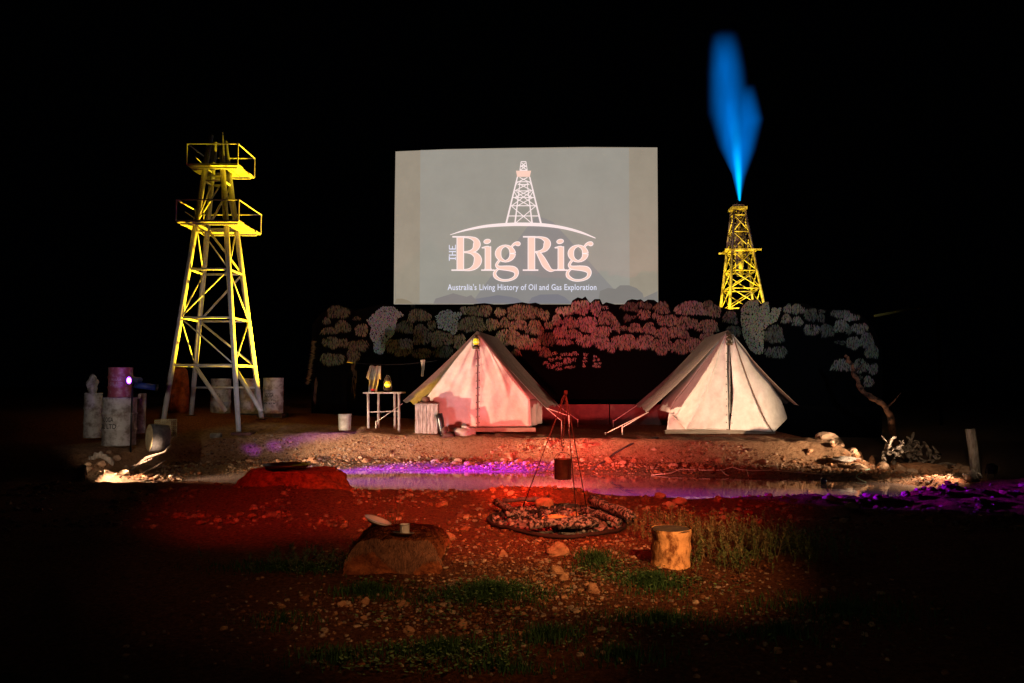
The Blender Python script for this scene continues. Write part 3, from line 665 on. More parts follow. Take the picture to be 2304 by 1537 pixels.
def leafpatch(poly, tone, holes):
    # ragged patch of paint: short drooping strokes filling the outline
    xs_ = [p[0] for p in poly]; ys_ = [p[1] for p in poly]
    def inside(x, y):
        r_ = False; j = len(poly) - 1
        for i in range(len(poly)):
            xi, yi = poly[i]; xj, yj = poly[j]
            if (yi > y) != (yj > y) and x < (xj - xi) * (y - yi) / (yj - yi) + xi: r_ = not r_
            j = i
        return r_
    cx = sum(xs_) / len(xs_); wd = max(xs_) - min(xs_)
    area = wd * (max(ys_) - min(ys_)); cnt = int(area / (3.4 if not holes else 4.6)) + 6
    for _ in range(cnt):
        for t in range(12):
            x, y = rr.uniform(min(xs_), max(xs_)), rr.uniform(min(ys_), max(ys_))
            if inside(x, y): break
        else: continue
        lean = (x - cx) / (wd / 2 + 1) * .45 + rr.uniform(-.12, .12)
        l = rr.uniform(4, 10) if not holes else rr.uniform(2.5, 5); w_ = rr.uniform(.7, 1.5) if not holes else rr.uniform(1.2, 2.4)
        if not holes and rr.random() < .22: tone_ = tuple(v * .12 for v in tone); l *= 1.1
        else: tone_ = tone
        if min(wd, area / wd) < 12: l *= .45; w_ *= .9
        zoff[0] += 1; Y = MY - .004 - (zoff[0] % 997) * 9e-6
        dx, dy = math.sin(lean), math.cos(lean)
        c_ = [v * rr.uniform(.5, 1.3) for v in tone_]
        pts = [(x - dx * l * .5, y - dy * l * .5), (x + dy * w_ * .5 - dx * l * .15, y - dx * w_ * .5 - dy * l * .15), (x + dy * w_ * .4 + dx * l * .25, y - dx * w_ * .4 + dy * l * .25), (x + dx * l * .55, y + dy * l * .55), (x - dy * w_ * .4 + dx * l * .25, y + dx * w_ * .4 + dy * l * .25), (x - dy * w_ * .5 - dx * l * .15, y + dx * w_ * .5 - dy * l * .15)]
        mb.add([P(a, b_, Y) for a, b_ in pts], [(0, 5, 4, 3, 2, 1)]); cols.extend([(*c_, 1)] * 6)
for (cx, cy, w_, h, tn) in K:
    poly = []
    nn_ = 14; ph = rr.uniform(0, 6)
    for k in range(nn_):
        a = 2 * math.pi * k / nn_; rad = 1 + .13 * math.sin(3 * a + ph) + .06 * math.sin(5 * a + ph * 2)
        ca, sa = math.cos(a), math.sin(a)
        poly.append((cx + w_ / 2 * 1.14 * rad * math.copysign(abs(ca) ** .8, ca), cy + h / 2 * .92 * rad * math.copysign(abs(sa) ** (.9 if sa < 0 else .55), sa) * (1 if sa < 0 else .8 + .35 * rr.random())))
    b3 = rr.uniform(.75, 1.15); leafpatch(poly, tuple(v * b3 for v in tones[tn]), False)
S7 = lambda ox, oy, pts: [(ox + a / 7.2, oy + b_ / 7.2) for a, b_ in pts]
leafpatch(S7(650, 670, [(1250,370),(1300,330),(1400,230),(1520,140),(1700,150),(1870,280),(1760,330),(1700,590),(1560,720),(1560,840),(1500,920),(1380,880),(1370,740),(1310,600),(1340,480)]), tones[4], True)
leafpatch(S7(950, 670, [(210,300),(310,220),(440,190),(500,240),(640,230),(640,300),(570,370),(560,560),(500,610),(440,540),(260,490),(230,370)]), tones[4], True)
leafpatch(S7(1450, 660, [(1560,420),(1570,250),(1680,110),(1840,110),(1860,250),(1930,150),(2010,150),(2030,330),(2080,230),(2220,240),(2150,440),(2000,520),(1940,600),(1920,960),(1860,1000),(1780,960),(1700,900),(1600,700),(1580,560)]), (.26, .23, .16), True)
for k in range(34):   # painted fern trunk on the left
    yk = 768 + k * 2.9; xk = 706 - (k / 34) ** 1.5 * 14 + rr.uniform(-2, 2); wk = rr.uniform(5, 9)
    zoff[0] += 1; Y = MY - .004 - (zoff[0] % 997) * 9e-6
    mb.add([P(xk - wk, yk - .4, Y), P(xk, yk + 1.2, Y), P(xk + wk * .8, yk, Y), P(xk, yk - .6, Y)], [(0, 1, 2, 3)]); cols.extend([(.11, .08, .05, 1)] * 4)
for (pts, wdt) in (([(795, 815), (798, 850), (794, 895)], 5), ([(712, 855), (708, 905)], 3)):
    for k in range(40):
        t = rr.random(); i = int(t * (len(pts) - 1)); f_ = t * (len(pts) - 1) - i; x = pts[i][0] * (1 - f_) + pts[min(i + 1, len(pts) - 1)][0] * f_ + rr.uniform(-wdt, wdt); y = pts[i][1] * (1 - f_) + pts[min(i + 1, len(pts) - 1)][1] * f_
        zoff[0] += 1; Y = MY - .004 - (zoff[0] % 997) * 9e-6
        mb.add([P(x - .8, y - 6, Y), P(x - .6, y + 6, Y), P(x + .6, y + 6, Y), P(x + .4, y - 6, Y)], [(0, 1, 2, 3)]); cols.extend([(.06, .035, .025, 1)] * 4)
mb.build('painted_foliage', mat('mural_paint', (1, 1, 1), .9, tint=True, spec=.1), mur, colors=cols)

# low red wall between the tents
a, b_ = P(1288, 910, 20.0), P(1462, 910, 20.0)
lw = thing('low_wall', (a.x, 20, .5), 'low board wall in red light between the two tents', 'wall')
for (x0, x1) in ((a.x - 1.2, P(1371, 910, 20).x - .015), (P(1371, 910, 20).x + .015, b_.x + 1.0)):
    MB().box(((x0 + x1) / 2, 20, (hz(.5, 20) + a.z) / 2 - .1), (x1 - x0, .08, a.z - hz(.5, 20) + .2)).build('panel', M['wall'], lw)

# ------------------------------------------------------------------ tents
def lerp(a, b, t): return a + (b - a) * t
def sheet(Lp, Rp, nu, nv, off=None):
    Lp = [Vector(p) for p in Lp]; Rp = [Vector(p) for p in Rp]
    def at(pl, t):
        t *= len(pl) - 1; i = min(int(t), len(pl) - 2); return pl[i].lerp(pl[i + 1], t - i)
    vs = []; fs = []
    for j in range(nv + 1):
        for i in range(nu + 1):
            u, v = i / nu, j / nv; p = at(Lp, v).lerp(at(Rp, v), u)
            if off: p = p + off(u, v, p)
            vs.append(p)
    for j in range(nv):
        for i in range(nu): k = j * (nu + 1) + i; fs.append((k, k + nu + 1, k + nu + 2, k + 1))
    return vs, fs
def wrinkle(amp, seed, fx=2.0, edge=True):
    def f(u, v, p):
        n_ = float(fbm(np.array([p.x * fx + seed + v * 1.2]), np.array([p.z * 1.1 + seed - p.x * .8]), seed, 3)[0])
        e = min(1, 6 * u, 6 * (1 - u)) if edge else 1
        return Vector((0, -n_ * amp * e, 0))
    return f
def lantern(name, c, s, label):
    t = thing(name, c, label, 'lantern')
    q = MB(); q.lathe([(.06 * s, 0), (.07 * s, .01 * s), (.07 * s, .05 * s), (.035 * s, .07 * s), (.04 * s, .085 * s)], 16, c); q.build('base', M['brass'], t, True)
    q = MB(); q.lathe([(.038 * s, .085 * s), (.06 * s, .12 * s), (.062 * s, .15 * s), (.035 * s, .20 * s)], 16, c); q.build('glass_globe', M['glow'], t, True)
    if 'unlit' not in label:
        q = MB(); q.lathe([(.02 * s, .09 * s), (.05 * s, .113 * s), (.0635 * s, .132 * s), (.03 * s, .135 * s)], 16, c, cap=False); q.build('wick_flame', M['glowcore'], t, True)
    q = MB(); q.lathe([(.05 * s, .20 * s), (.05 * s, .22 * s), (.03 * s, .235 * s), (.03 * s, .27 * s), (.012 * s, .285 * s)], 16, c); q.build('chimney_cap', M['brass'], t, True)
    q = MB(); q.tube([c + Vector((.075 * s * math.cos(a), .0, .05 * s + .26 * s * math.sin(a))) for a in [math.pi * k / 14 for k in range(15)]], .005 * s, 6); q.build('handle', M['brass'], t, True)
    q = MB()
    for sx in (-1, 1): q.tube([c + Vector((sx * .068 * s, 0, .05 * s)), c + Vector((sx * .07 * s, 0, .2 * s))], .005 * s, 6)
    q.build('frame', M['brass'], t)
    return t
def rope(pts, parent, r=.007): MB().tube(pts, r, 6).build('guy_rope', M['rope'], parent, True)

def tent1():
    Y0, Y1 = 17.3, 19.3; sx = .37
    t = thing('canvas_tent', G(1072, Y0), 'cream ridge tent with laced front, hung lantern and a crate at its door', 'tent', None)
    zb = hz(-.8, Y0)
    zb = P(1072, 961, Y0).z
    lp = [P(1071, 752, Y0), P(1048, 782, Y0), P(1026, 808, Y0), P(990, 858, Y0), P(958, 897, Y0), Vector((P(950, 961, Y0).x, Y0 - .05, zb))]
    rp = [P(1075, 752, Y0), P(1099, 782, Y0), P(1122, 812, Y0), P(1159, 862, Y0), P(1190, 899, Y0), Vector((P(1190, 961, Y0).x, Y0 - .02, zb))]
    cp = [lerp(lp[i], rp[i], .5) for i in range(6)]
    cp = [Vector((P(1075, 900, Y0).x, p.y - .02, p.z)) for p in cp]
    off1 = wrinkle(.14, 3)
    def foldA(u, v, p):
        o = off1(u, v, p); f = math.exp(-((u - .62 - .25 * (1 - v)) / .07) ** 2) * .035 * math.sin(min(1, v * 1.6) * math.pi) + math.exp(-((u - .35) / .10) ** 2) * .03 * math.sin(v * math.pi)
        return o + Vector((0, -f, 0))
    def foldB(u, v, p):
        o = wrinkle(.13, 8)(u, v, p); f = math.exp(-((u - .75 + .55 * (v - .5)) / .05) ** 2) * .04 * math.sin(v * math.pi) + math.exp(-((u - .3) / .12) ** 2) * .02
        return o + Vector((0, -f, 0))
    vs, fs = sheet(lp, cp, 26, 46, foldA); MB().add(vs, fs).build('front_panel', M['canvas'], t, True, solid=.008)
    cp2 = [p + Vector((.006, .018, 0)) for p in cp]
    vs, fs = sheet(cp2, rp, 26, 46, foldB); MB().add(vs, fs).build('front_panel', M['canvas'], t, True, solid=.008)
    bo = Vector((sx, Y1 - Y0, 0))
    # roof planes of the inner tent and walls
    for side, e in ((lp, 4), (rp, 4)):
        vs, fs = sheet([side[0], side[2], side[e]], [side[0] + bo, side[2] + bo, side[e] + bo], 8, 8)
        MB().add([v + Vector((0, .01, 0)) for v in vs], fs).build('roof_panel', M['canvas'], t, True, solid=.008)
        vs, fs = sheet([side[4], side[5]], [side[4] + bo, side[5] + bo], 12, 8, lambda u, v, p: Vector((.04 * math.sin(u * 17) * v, 0, 0)))
        MB().add([v + Vector((0, .01, 0)) for v in vs], fs).build('wall_panel', M['canvas'], t, True, solid=.008)
    bl = [p + bo for p in lp]; br = [p + bo for p in rp]
    vs, fs = sheet(bl, br, 6, 8); MB().add(vs, fs).build('back_panel', M['canvas'], t, True, solid=.008)
    # fly sheet
    rf = P(1073, 748, Y0 - .08) + Vector((0, 0, .03)); rb = rf + Vector((sx + .05, 2.16, -.02))
    el, er = P(906, 908, Y0 - .08), P(1229, 918, Y0 - .08)
    def fo(sd):
        def f(u, v, p):
            return Vector((0, 0, .035 * math.sin(u * 9 + sd) * v + .03 * math.sin(u * 23 + sd * 2) * v - .10 * math.sin(v * math.pi) * (.4 + .6 * math.sin(u * math.pi))))
        return f
    for e, sd in ((el, 1), (er, 4)):
        vs, fs = sheet([rf, e], [rb, e + Vector((sx + .02, 2.16, .03))], 26, 24, fo(sd)); MB().add(vs, fs).build('fly_sheet', M['canvas2'], t, True)
    # lacing and eyelets
    q = MB(); q.tube([Vector((P(1075, y, Y0).x, Y0 - .065, P(1075, y, Y0).z)) for y in range(790, 958, 8)], .004, 5); q.build('lacing', M['eyelet'], t)
    for y in (788, 806, 822, 838, 856, 872, 889, 904, 919, 937, 951):
        for dx in (-3.2, 3.2):
            p = P(1075 + dx, y + (1.5 if dx < 0 else 0), Y0 - .07); MB().lathe([(.012, -.004), (.012, .004)], 8, p, Matrix.Rotation(math.pi / 2, 3, 'X')).build('eyelet', M['eyelet'], t)
    for e, pts in ((el, [(846, 950)]), (er, [(1263, 947), (1280, 936)]), (er + Vector((sx, 2.1, 0)), [(1300, 945)])):
        for (x, y) in pts:
            g_ = P(x, y, e.y - .1); g_.z = max(g_.z, hz(g_.x, g_.y) + .02); rope([e, g_], t)
            g2 = Vector((g_.x, g_.y, hz(g_.x, g_.y) - .03)); MB().tube([g2, g_ + Vector((0, 0, .02))], .012, 6).build('peg', M['rope'], t)
    MB().tube([P(1073, 751, Y0 - .02), Vector((P(1073, 900, Y0).x, Y0 + .05, zb - .05))], .025, 8).build('tent_pole', M['greywood'], t, True)
    s0, s1 = P(985, 964, Y0 - .25), P(1205, 964, Y0 - .25)
    MB().box(((s0.x + s1.x) / 2, Y0 - .2, zb - .045), (s1.x - s0.x, .14, .09), mi=0).build('timber_sill', M['sill'], t)
    c = P(1071, 786, Y0 - .16); c.z = P(1071, 786, Y0).z
    lantern('hanging_lantern', c, 1.15, 'lit yellow lantern hanging at the peak of the tent with the laced front')
tent1()

def tent2():
    Y0 = 17.0
    t = thing('canvas_tent', G(1638, Y0), 'cream tent with half open front flaps on the right', 'tent')
    Q = lambda x, y, dy=0: P(1340 + x / 4.608, 720 + y / 4.608, Y0 + dy)
    slitL = [Q(1368, 150), Q(1364, 330), Q(1362, 520), Q(1368, 700), Q(1372, 880), Q(1376, 1010), Q(1382, 1135)]
    foldL = [Q(1352, 150, .02), Q(1275, 340, -.05), Q(1215, 540, -.14), Q(1130, 740, -.2), Q(1050, 930, -.26), Q(990, 1045, -.3), Q(935, 1132, -.28)]
    silL = [Q(1345, 135, .1), Q(1235, 290, .35), Q(1100, 480, .5), Q(960, 670, .6), Q(830, 830, .7), Q(765, 960, .65), Q(820, 1010, .2)]
    slitR = [Q(1385, 150, .02), Q(1400, 330, .03), Q(1412, 520, .03), Q(1424, 700, .04), Q(1422, 880, .04), Q(1405, 1010, .02), Q(1396, 1140, .0)]
    seamR = [Q(1418, 150, .04), Q(1475, 340, .06), Q(1545, 540, .08), Q(1620, 740, .09), Q(1700, 930, .06), Q(1765, 1060, .02), Q(1832, 1160, -.05)]
    silR = [Q(1424, 150, .1), Q(1560, 310, .35), Q(1680, 500, .5), Q(1810, 650, .6), Q(1925, 830, .6), Q(1990, 1020, .55), Q(1850, 1160, -.02)]
    def bul(a, seed, am=.09):
        wr = wrinkle(am, seed)
        return lambda u, v, p: wr(u, v, p) + Vector((0, -a * math.sin(u * math.pi) * math.sin(min(1, v * 1.3) * math.pi * .9), 0))
    def cross(u, v, p):
        o = bul(-.03, 5)(u, v, p); return o + Vector((0, -.02 * math.exp(-((v - .56) / .02) ** 2) - .015 * math.exp(-((v - .62) / .015) ** 2), 0))
    vs, fs = sheet(silL, foldL, 20, 44, bul(.12, 2)); MB().add(vs, fs).build('side_panel', M['canvas'], t, True, solid=.008)
    vs, fs = sheet([p + Vector((.004, .01, 0)) for p in foldL], slitL, 20, 44, cross); MB().add(vs, fs).build('door_flap', M['canvas'], t, True, solid=.008)
    vs, fs = sheet(slitR, seamR, 20, 44, bul(.03, 7, .07)); MB().add(vs, fs).build('door_flap', M['canvas'], t, True, solid=.008)
    vs, fs = sheet([p + Vector((.012, -.04, 0)) for p in seamR], silR, 20, 44, bul(.14, 9)); MB().add(vs, fs).build('side_panel', M['canvas'], t, True, solid=.008)
    MB().tube([p + Vector((.005, -.05, 0)) for p in seamR], .007, 6).build('seam_binding', mat('brown_binding', (.22, .12, .07), .9), t, True)
    # back of the tent, low inner wall
    bo = Vector((.12, 2.0, 0))
    for s_ in (silL, silR):
        vs, fs = sheet(s_[:6], [p + bo for p in s_[:6]], 8, 12); MB().add([v + Vector((0, .02, 0)) for v in vs], fs).build('roof_panel', M['canvas'], t, True, solid=.008)
    vs, fs = sheet([p + bo for p in silL[:6]], [p + bo for p in silR[:6]], 6, 8); MB().add(vs, fs).build('back_panel', M['canvas'], t, True, solid=.008)
    zb = P(1600, 968, Y0).z
    wl = [Q(762, 960, .45), Q(735, 1150, .25)]; wr_ = [Q(1420, 1050, .12), Q(1420, 1150, .10)]
    vs, fs = sheet(wl, wr_, 30, 8, wrinkle(.12, 6)); MB().add(vs, fs).build('mud_flap', M['canvas'], t, True, solid=.006)
    s0, s1 = P(1497, 972, Y0 + .05), P(1745, 974, Y0 + .05)
    MB().box(((s0.x + s1.x) / 2, Y0 + .12, s0.z), (s1.x - s0.x, .12, .08)).build('timber_sill', M['sill'], t)
    for y in (345, 430, 510, 585, 668, 745, 820, 892, 985, 1062):
        for x in (1358, 1392 + (y - 345) * .03):
            p = Q(x, y + (8 if x > 1370 else 0), -.045); MB().lathe([(.011, -.004), (.011, .004)], 8, p, Matrix.Rotation(math.pi / 2, 3, 'X')).build('eyelet', M['eyelet'], t)
    MB().tube([Q(1388, 130, .06), Vector((Q(1395, 1150).x, Y0 + .1, zb - .1))], .025, 8).build('tent_pole', M['greywood'], t, True)
    rf = P(1638, 746, Y0 - .02) + Vector((0, 0, .03)); rb = rf + Vector((.1, 2.4, -.02))
    el, er = P(1459, 927, Y0 - .02), P(1800, 913, Y0 + .1)
    for e, sd in ((el, 2), (er, 5)):
        def f(u, v, p): return Vector((0, 0, .03 * math.sin(u * 11 + sd) * v + .02 * math.sin(u * 27) * v - .07 * math.sin(v * math.pi)))
        vs, fs = sheet([rf, e], [rb, e + Vector((.12, 2.4, .08))], 26, 24, f); MB().add(vs, fs).build('fly_sheet', M['canvas2'], t, True)
    for e, pts in ((el, [(1362, 976), (1400, 962)]), (el + Vector((.12, 2.3, .08)), [(1380, 948)])):
        for (x, y) in pts:
            g_ = P(x, y, e.y - .1); g_.z = max(g_.z, hz(g_.x, g_.y) + .02); rope([e, g_], t, .009)
            MB().tube([Vector((g_.x, g_.y, hz(g_.x, g_.y) - .03)), g_ + Vector((0, 0, .03))], .013, 6).build('peg', M['rope'], t)
    c = Q(1388, 262, -.1)
    lt = lantern('hanging_lantern', c, 1.0, 'unlit dark lantern hanging at the peak of the right tent')
    for ch in lt.children:
        if ch.name.startswith('glass'): ch.data.materials[0] = M['brass']
tent2()

# ------------------------------------------------------------------ camp furniture on the terrace
def wood_table():
    Yt = 17.2; a, b_ = P(820, 884, Yt), P(905, 881, Yt)
    zt = a.z; t = thing('camp_table', G(862, Yt), 'rough timber camp table standing left of the laced tent', 'table')
    top = MB()
    for k in range(4): top.box(((a.x + b_.x) / 2 + .01 * (k % 2), Yt - .1 + k * .16, zt + .002 * (k % 2)), (b_.x - a.x, .155, .03))
    top.build('tabletop', M['greywood'], t)
    for x, y in ((a.x + .1, Yt - .1), (b_.x - .06, Yt - .1), (a.x + .25, Yt + .35), (b_.x - .22, Yt + .35)):
        MB().tube([(x, y, zt - .015), (x + random.uniform(-.02, .02), y, hz(x, y) - .02)], .028, 9).build('leg', M['greywood'], t, True)
    MB().tube([(a.x + .1, Yt - .08, zt - .42), (b_.x - .06, Yt - .08, zt - .40)], .012, 6).build('stretcher', M['greywood'], t)
    c = P(872, 879, Yt + .05); c.z = zt + .017
    lantern('table_lantern', c, 1.2, 'lit yellow lantern standing on the camp table')
    c = P(839, 879, Yt); c.z = zt + .017
    q = MB(); q.lathe([(.035, 0), (.045, .01), (.045, .07), (.04, .072), (.036, .06), (.034, .02)], 16, c)
    mug = q.build('mug', M['redpaint'], None, True, origin=c); tag(mug, 'small red mug on the camp table beside the shirt', 'mug')
    MB().tube([c + Vector((.04 + .028 * math.sin(k * math.pi / 6), 0, .02 + .022 * (1 - math.cos(k * math.pi / 6)))) for k in range(7)], .005, 5).build('handle', M['redpaint'], mug, True)
    # hanging shirt and small hanging cloth
    Ys = 18.0
    sh = thing('hanging_shirt', P(840, 822, Ys), 'khaki shirt hanging from a line behind the camp table', 'shirt')
    lp = [P(833, 822, Ys), P(829, 845, Ys), P(831, 862, Ys), P(829, 884, Ys)]; rp = [P(853, 824, Ys), P(853, 845, Ys), P(852, 862, Ys), P(848, 884, Ys)]
    vs, fs = sheet(lp, rp, 14, 20, lambda u, v, p: Vector((0, .03 * math.sin(u * 14 + v * 5), .01 * math.sin(u * 9)))); MB().add(vs, fs).build('body', M['shirt'], sh, True, solid=.01)
    for (x0, x1) in ((832, 827), (852, 854)):
        vs, fs = sheet([P(x0, 824, Ys - .04), P(x1 - 3, 850, Ys - .05)], [P(x0 + 5, 823, Ys - .04), P(x1 + 3, 855, Ys - .05)], 6, 10, lambda u, v, p: Vector((0, .02 * math.sin(u * 6), 0)))
        MB().add(vs, fs).build('sleeve', M['shirt'], sh, True, solid=.012)
    vs, fs = sheet([P(946, 810, Ys), P(949, 830, Ys), P(948, 847, Ys)], [P(956, 809, Ys), P(955, 830, Ys), P(952, 847, Ys)], 8, 14, lambda u, v, p: Vector((0, .02 * math.sin(u * 9 + v * 4), 0)))
    rag = MB().add(vs, fs).build('hanging_rag', M['shirt'], None, True, origin=P(951, 809, Ys), solid=.01); tag(rag, 'small tan rag hanging beside the left side of the laced tent', 'rag')
    q = MB(); pts = [P(780 + k * 12, 815 + 8 * math.sin(k / 18 * math.pi) - k * .3, Ys) for k in range(18)]
    q.tube(pts, .004, 5); wl = q.build('washing_line', M['black'], None, origin=pts[0]); tag(wl, 'thin dark washing line behind the camp table', 'rope')
wood_table()
def bucket():
    c = G(776, 17.1, 950); t = thing('white_bucket', c, 'chalky white tin bucket on the ground left of the camp table', 'bucket')
    q = MB(); q.lathe([(.125, 0), (.13, .01), (.142, .34), (.150, .345), (.150, .36), (.136, .36), (.128, .05), (0.001, .04)], 24, c, cap=False); q.build('body', M['whitepaint'], t, True)
    MB().tube([c + Vector((.15 * math.cos(a), -.02 - .05 * math.sin(a), .33 - .09 * math.sin(a))) for a in [math.pi * k / 12 for k in range(13)]], .004, 5).build('handle', M['blackmetal'], t, True)
bucket()
def crate():
    Yc = 16.75; a, b_ = P(934, 911, Yc), P(985, 911, Yc); zt = a.z; zb = hz((a.x + b_.x) / 2, Yc) - .01; wd = b_.x - a.x; cx = (a.x + b_.x) / 2
    t = thing('wooden_crate', (cx, Yc + .2, zb), 'upright weathered plank crate in front of the laced tent', 'crate')
    n_ = 6
    for face_y in (Yc, Yc + .4):
        q = MB()
        for k in range(n_): q.box((a.x + wd * (k + .5) / n_, face_y + random.uniform(-.004, .004), (zt + zb) / 2), (wd / n_ - .008, .018, zt - zb - random.uniform(0, .02)))
        q.build('plank_side', M['greywood'], t)
    for sx in (a.x + .012, b_.x - .012):
        q = MB()
        for k in range(5): q.box((sx, Yc + .05 + k * .075, (zt + zb) / 2), (.018, .068, zt - zb - .01))
        q.build('plank_side', M['greywood'], t)
    q = MB()
    for k in range(4): q.box((cx, Yc + .05 + k * .1, zt + .012), (wd + .03, .092, .02))
    q.build('lid', M['greywood'], t)
    # hat on the crate
    c = Vector((cx - .03, Yc + .18, zt + .024))
    prof = [(.001, .15), (.06, .155), (.085, .14), (.092, .02), (.10, .008), (.15, .004), (.18, .018), (.182, .024), (.15, .012), (.10, .016)]
    q = MB(); q.lathe([(r, z) for r, z in reversed(prof)], 26, c, cap=False)
    q.v = [(x, y, z + (.035 * ((x - c.x) / .18) ** 2 if abs(x - c.x) > .1 else 0) + (-.02 * math.exp(-((y - c.y) / .03) ** 2) if z > c.z + .13 else 0)) for x, y, z in q.v]
    hat = q.build('felt_hat', M['felt'], None, True, origin=c); tag(hat, 'brown felt hat with curled brim resting on the plank crate', 'hat')
    q = MB(); q.lathe([(.0945, .022), (.0925, .042)], 26, c, cap=False); q.build('hat_band', M['blackleather'], hat, True)
    # boots
    for k, (px, lean, lab) in enumerate(((999, .35, 'black riding boot leaning against the crate side'), (1003, .05, 'dark brown work boot slumped in front of the black boot'))):
        base = G(px, 16.65 - k * .12, 965) + Vector((0, 0, .0))
        mtl = M['blackleather'] if k == 0 else M['leather']
        b0 = thing('boot', base, lab, 'boot', 'boots by the crate'); hgt = .42 if k == 0 else .12
        top = base + Vector((-.12 * (1 if k == 0 else .3), .05, hgt + .05))
        q = MB(); q.tube([base + Vector((-.03, 0, .05)), base + Vector((-.04, 0, .12)), lerp(base, top, .7) + Vector((0, 0, .03)), top], [.055, .06, .075, .08], 12); q.build('shaft', mtl, b0, True)
        q = MB(); q.blob(base + Vector((.05, -.02, .045)), (.13, .05, .045), 3 + k, .06, 14, 8); q.build('foot', mtl, b0, True)
        q = MB(); q.box(base + Vector((.05, -.02, .008)), (.24, .085, .016)); q.box(base + Vector((-.05, -.02, .0)), (.06, .08, .04)); q.build('sole', M['leather'], b0)
    # sack
    c = G(1046, 16.7, 960) + Vector((0, 0, .06))
    q = MB(); q.blob(c, (.22, .15, .13), 12, .16, 26, 16, freq=1.3); q.blob(c + Vector((.03, .0, .08)), (.12, .09, .07), 15, .2, 22, 14, freq=1.6)
    s = q.build('cloth_sack', M['cloth'], None, True, origin=c - Vector((0, 0, .06))); tag(s, 'slumped grey cloth sack on the terrace edge before the laced tent', 'sack')
crate()

# ------------------------------------------------------------------ drums
def bent_text(mb, s, c, r, a0, width, h, z, depth_=.003):
    vs, fs = text_mb(s, 1.05); out = []
    for u, v in vs:
        a = a0 + (u - .5) * width / r; out.append(c + Vector(((r + depth_) * math.sin(a), -(r + depth_) * math.cos(a), z + v * h)))
    mb.add(out, fs)
def drum(c, r, h, m_, label, lines=None, name='oil_drum', ang=0, tilt=None, cat='drum', group=None, textmat='black', tw=.75, th=.10, tz=.45):
    t = thing(name, c, label, cat, group)
    p = [(r * .985, 0), (r * 1.02, .008), (r * 1.02, .02), (r, .03)]
    for zc in (h / 3, 2 * h / 3): p += [(r, zc - .03), (r * 1.05, zc - .010), (r * 1.05, zc + .010), (r, zc + .03)]
    for zc in (.12, .2, .45, .55, .8, .88): pass
    p += [(r, h - .03), (r * 1.02, h - .02), (r * 1.02, h), (r * .98, h), (r * .975, h - .02)]
    MB().lathe(p, 32, c).build('barrel', m_, t, True)
    MB().lathe([(.03, h - .02), (.03, h + .008)], 12, c + Vector((r * .6, 0, 0))).build('bung', M['blackmetal'], t)
    if lines:
        q = MB()
        for k, s in enumerate(lines): bent_text(q, s, c, r, ang, r * tw * 2 * (len(s) / 6), th, h * tz - k * th * 1.45, .004)
        q.build('lettering', M[textmat], t)
    return t
c0 = G(268, 14.6, 975); c0.z = min(c0.z, P(268, 982, 14.6).z)
drum(c0, .29, .89, M['drum'], 'big silver drum carrying the small maroon drum', ['NOOGA', 'OIL LTD'], ang=-.35, tw=.55, th=.085, tz=.50)
c1 = c0 + Vector((-.0, .0, .892)); drum(c1, .21, .56, M['reddrum'], 'small maroon drum stacked on top of the big silver drum', ['NOOGA', 'OIL LTD'], textmat='whitepaint', ang=.1, tw=.5, th=.06, tz=.55)
c2 = G(208, 15.0, 975); c2.z = P(208, 985, 15.0).z
drum(c2, .16, .86, M['drum'], 'narrow silver drum at the far left of the drums')
c3 = P(312, 975, 15.3); drum(c3, .12, .78, M['drum'], 'narrow grey canister half hidden right of the big silver drum', name='canister', cat='canister')
q = MB(); c4 = c2 + Vector((-.03, 0, .862)); q.blob(c4 + Vector((0, 0, .15)), (.11, .1, .17), 33, .3, 18, 12); o = q.build('crumpled_tin', M['drum'], None, False, origin=c4); tag(o, 'crumpled metal tin on top of the narrow left drum', 'tin')
for px, Yd, lab, ln_ in ((496, 19.4, 'silver drum behind the tower, leftmost of the three', ['NOOGA']), (562, 19.4, 'silver drum behind the tower, middle of the three', None), (614, 19.0, 'silver lettered drum right of the tower legs', ['NOOGA', 'OIL LTD'])):
    c = G(px, Yd, 930); c.z = P(px, 930, Yd).z; drum(c, .24, .86, M['drum'], lab, ln_, ang=-.15, tw=.6, th=.11, tz=.45)
    if c.z - hz(c.x, Yd) > .01:
        q = MB(); q.box((c.x, Yd, (c.z + hz(c.x, Yd)) / 2 - .02), (.6, .55, c.z - hz(c.x, Yd) + .038)); o = q.build('timber_block', M['charcoal'], None, origin=(c.x, Yd, hz(c.x, Yd))); tag(o, 'dark timber block under the %s' % lab.split(',')[0], 'block', 'drum blocks')
c = G(398, 19.2, 930); c.z = P(398, 932, 19.2).z
t = thing('rusty_tank', c, 'tall rusty red tank standing behind the left tower leg', 'tank')
MB().lathe([(.24, 0), (.27, .05), (.28, .5), (.26, .85), (.22, 1.08), (.12, 1.18), (.05, 1.2)], 28, c).build('shell', M['rustdrum'], t, True)
MB().lathe([(.05, 1.19), (.06, 1.22), (.06, 1.26), (.02, 1.28)], 12, c).build('cap', M['rustiron'], t, True)

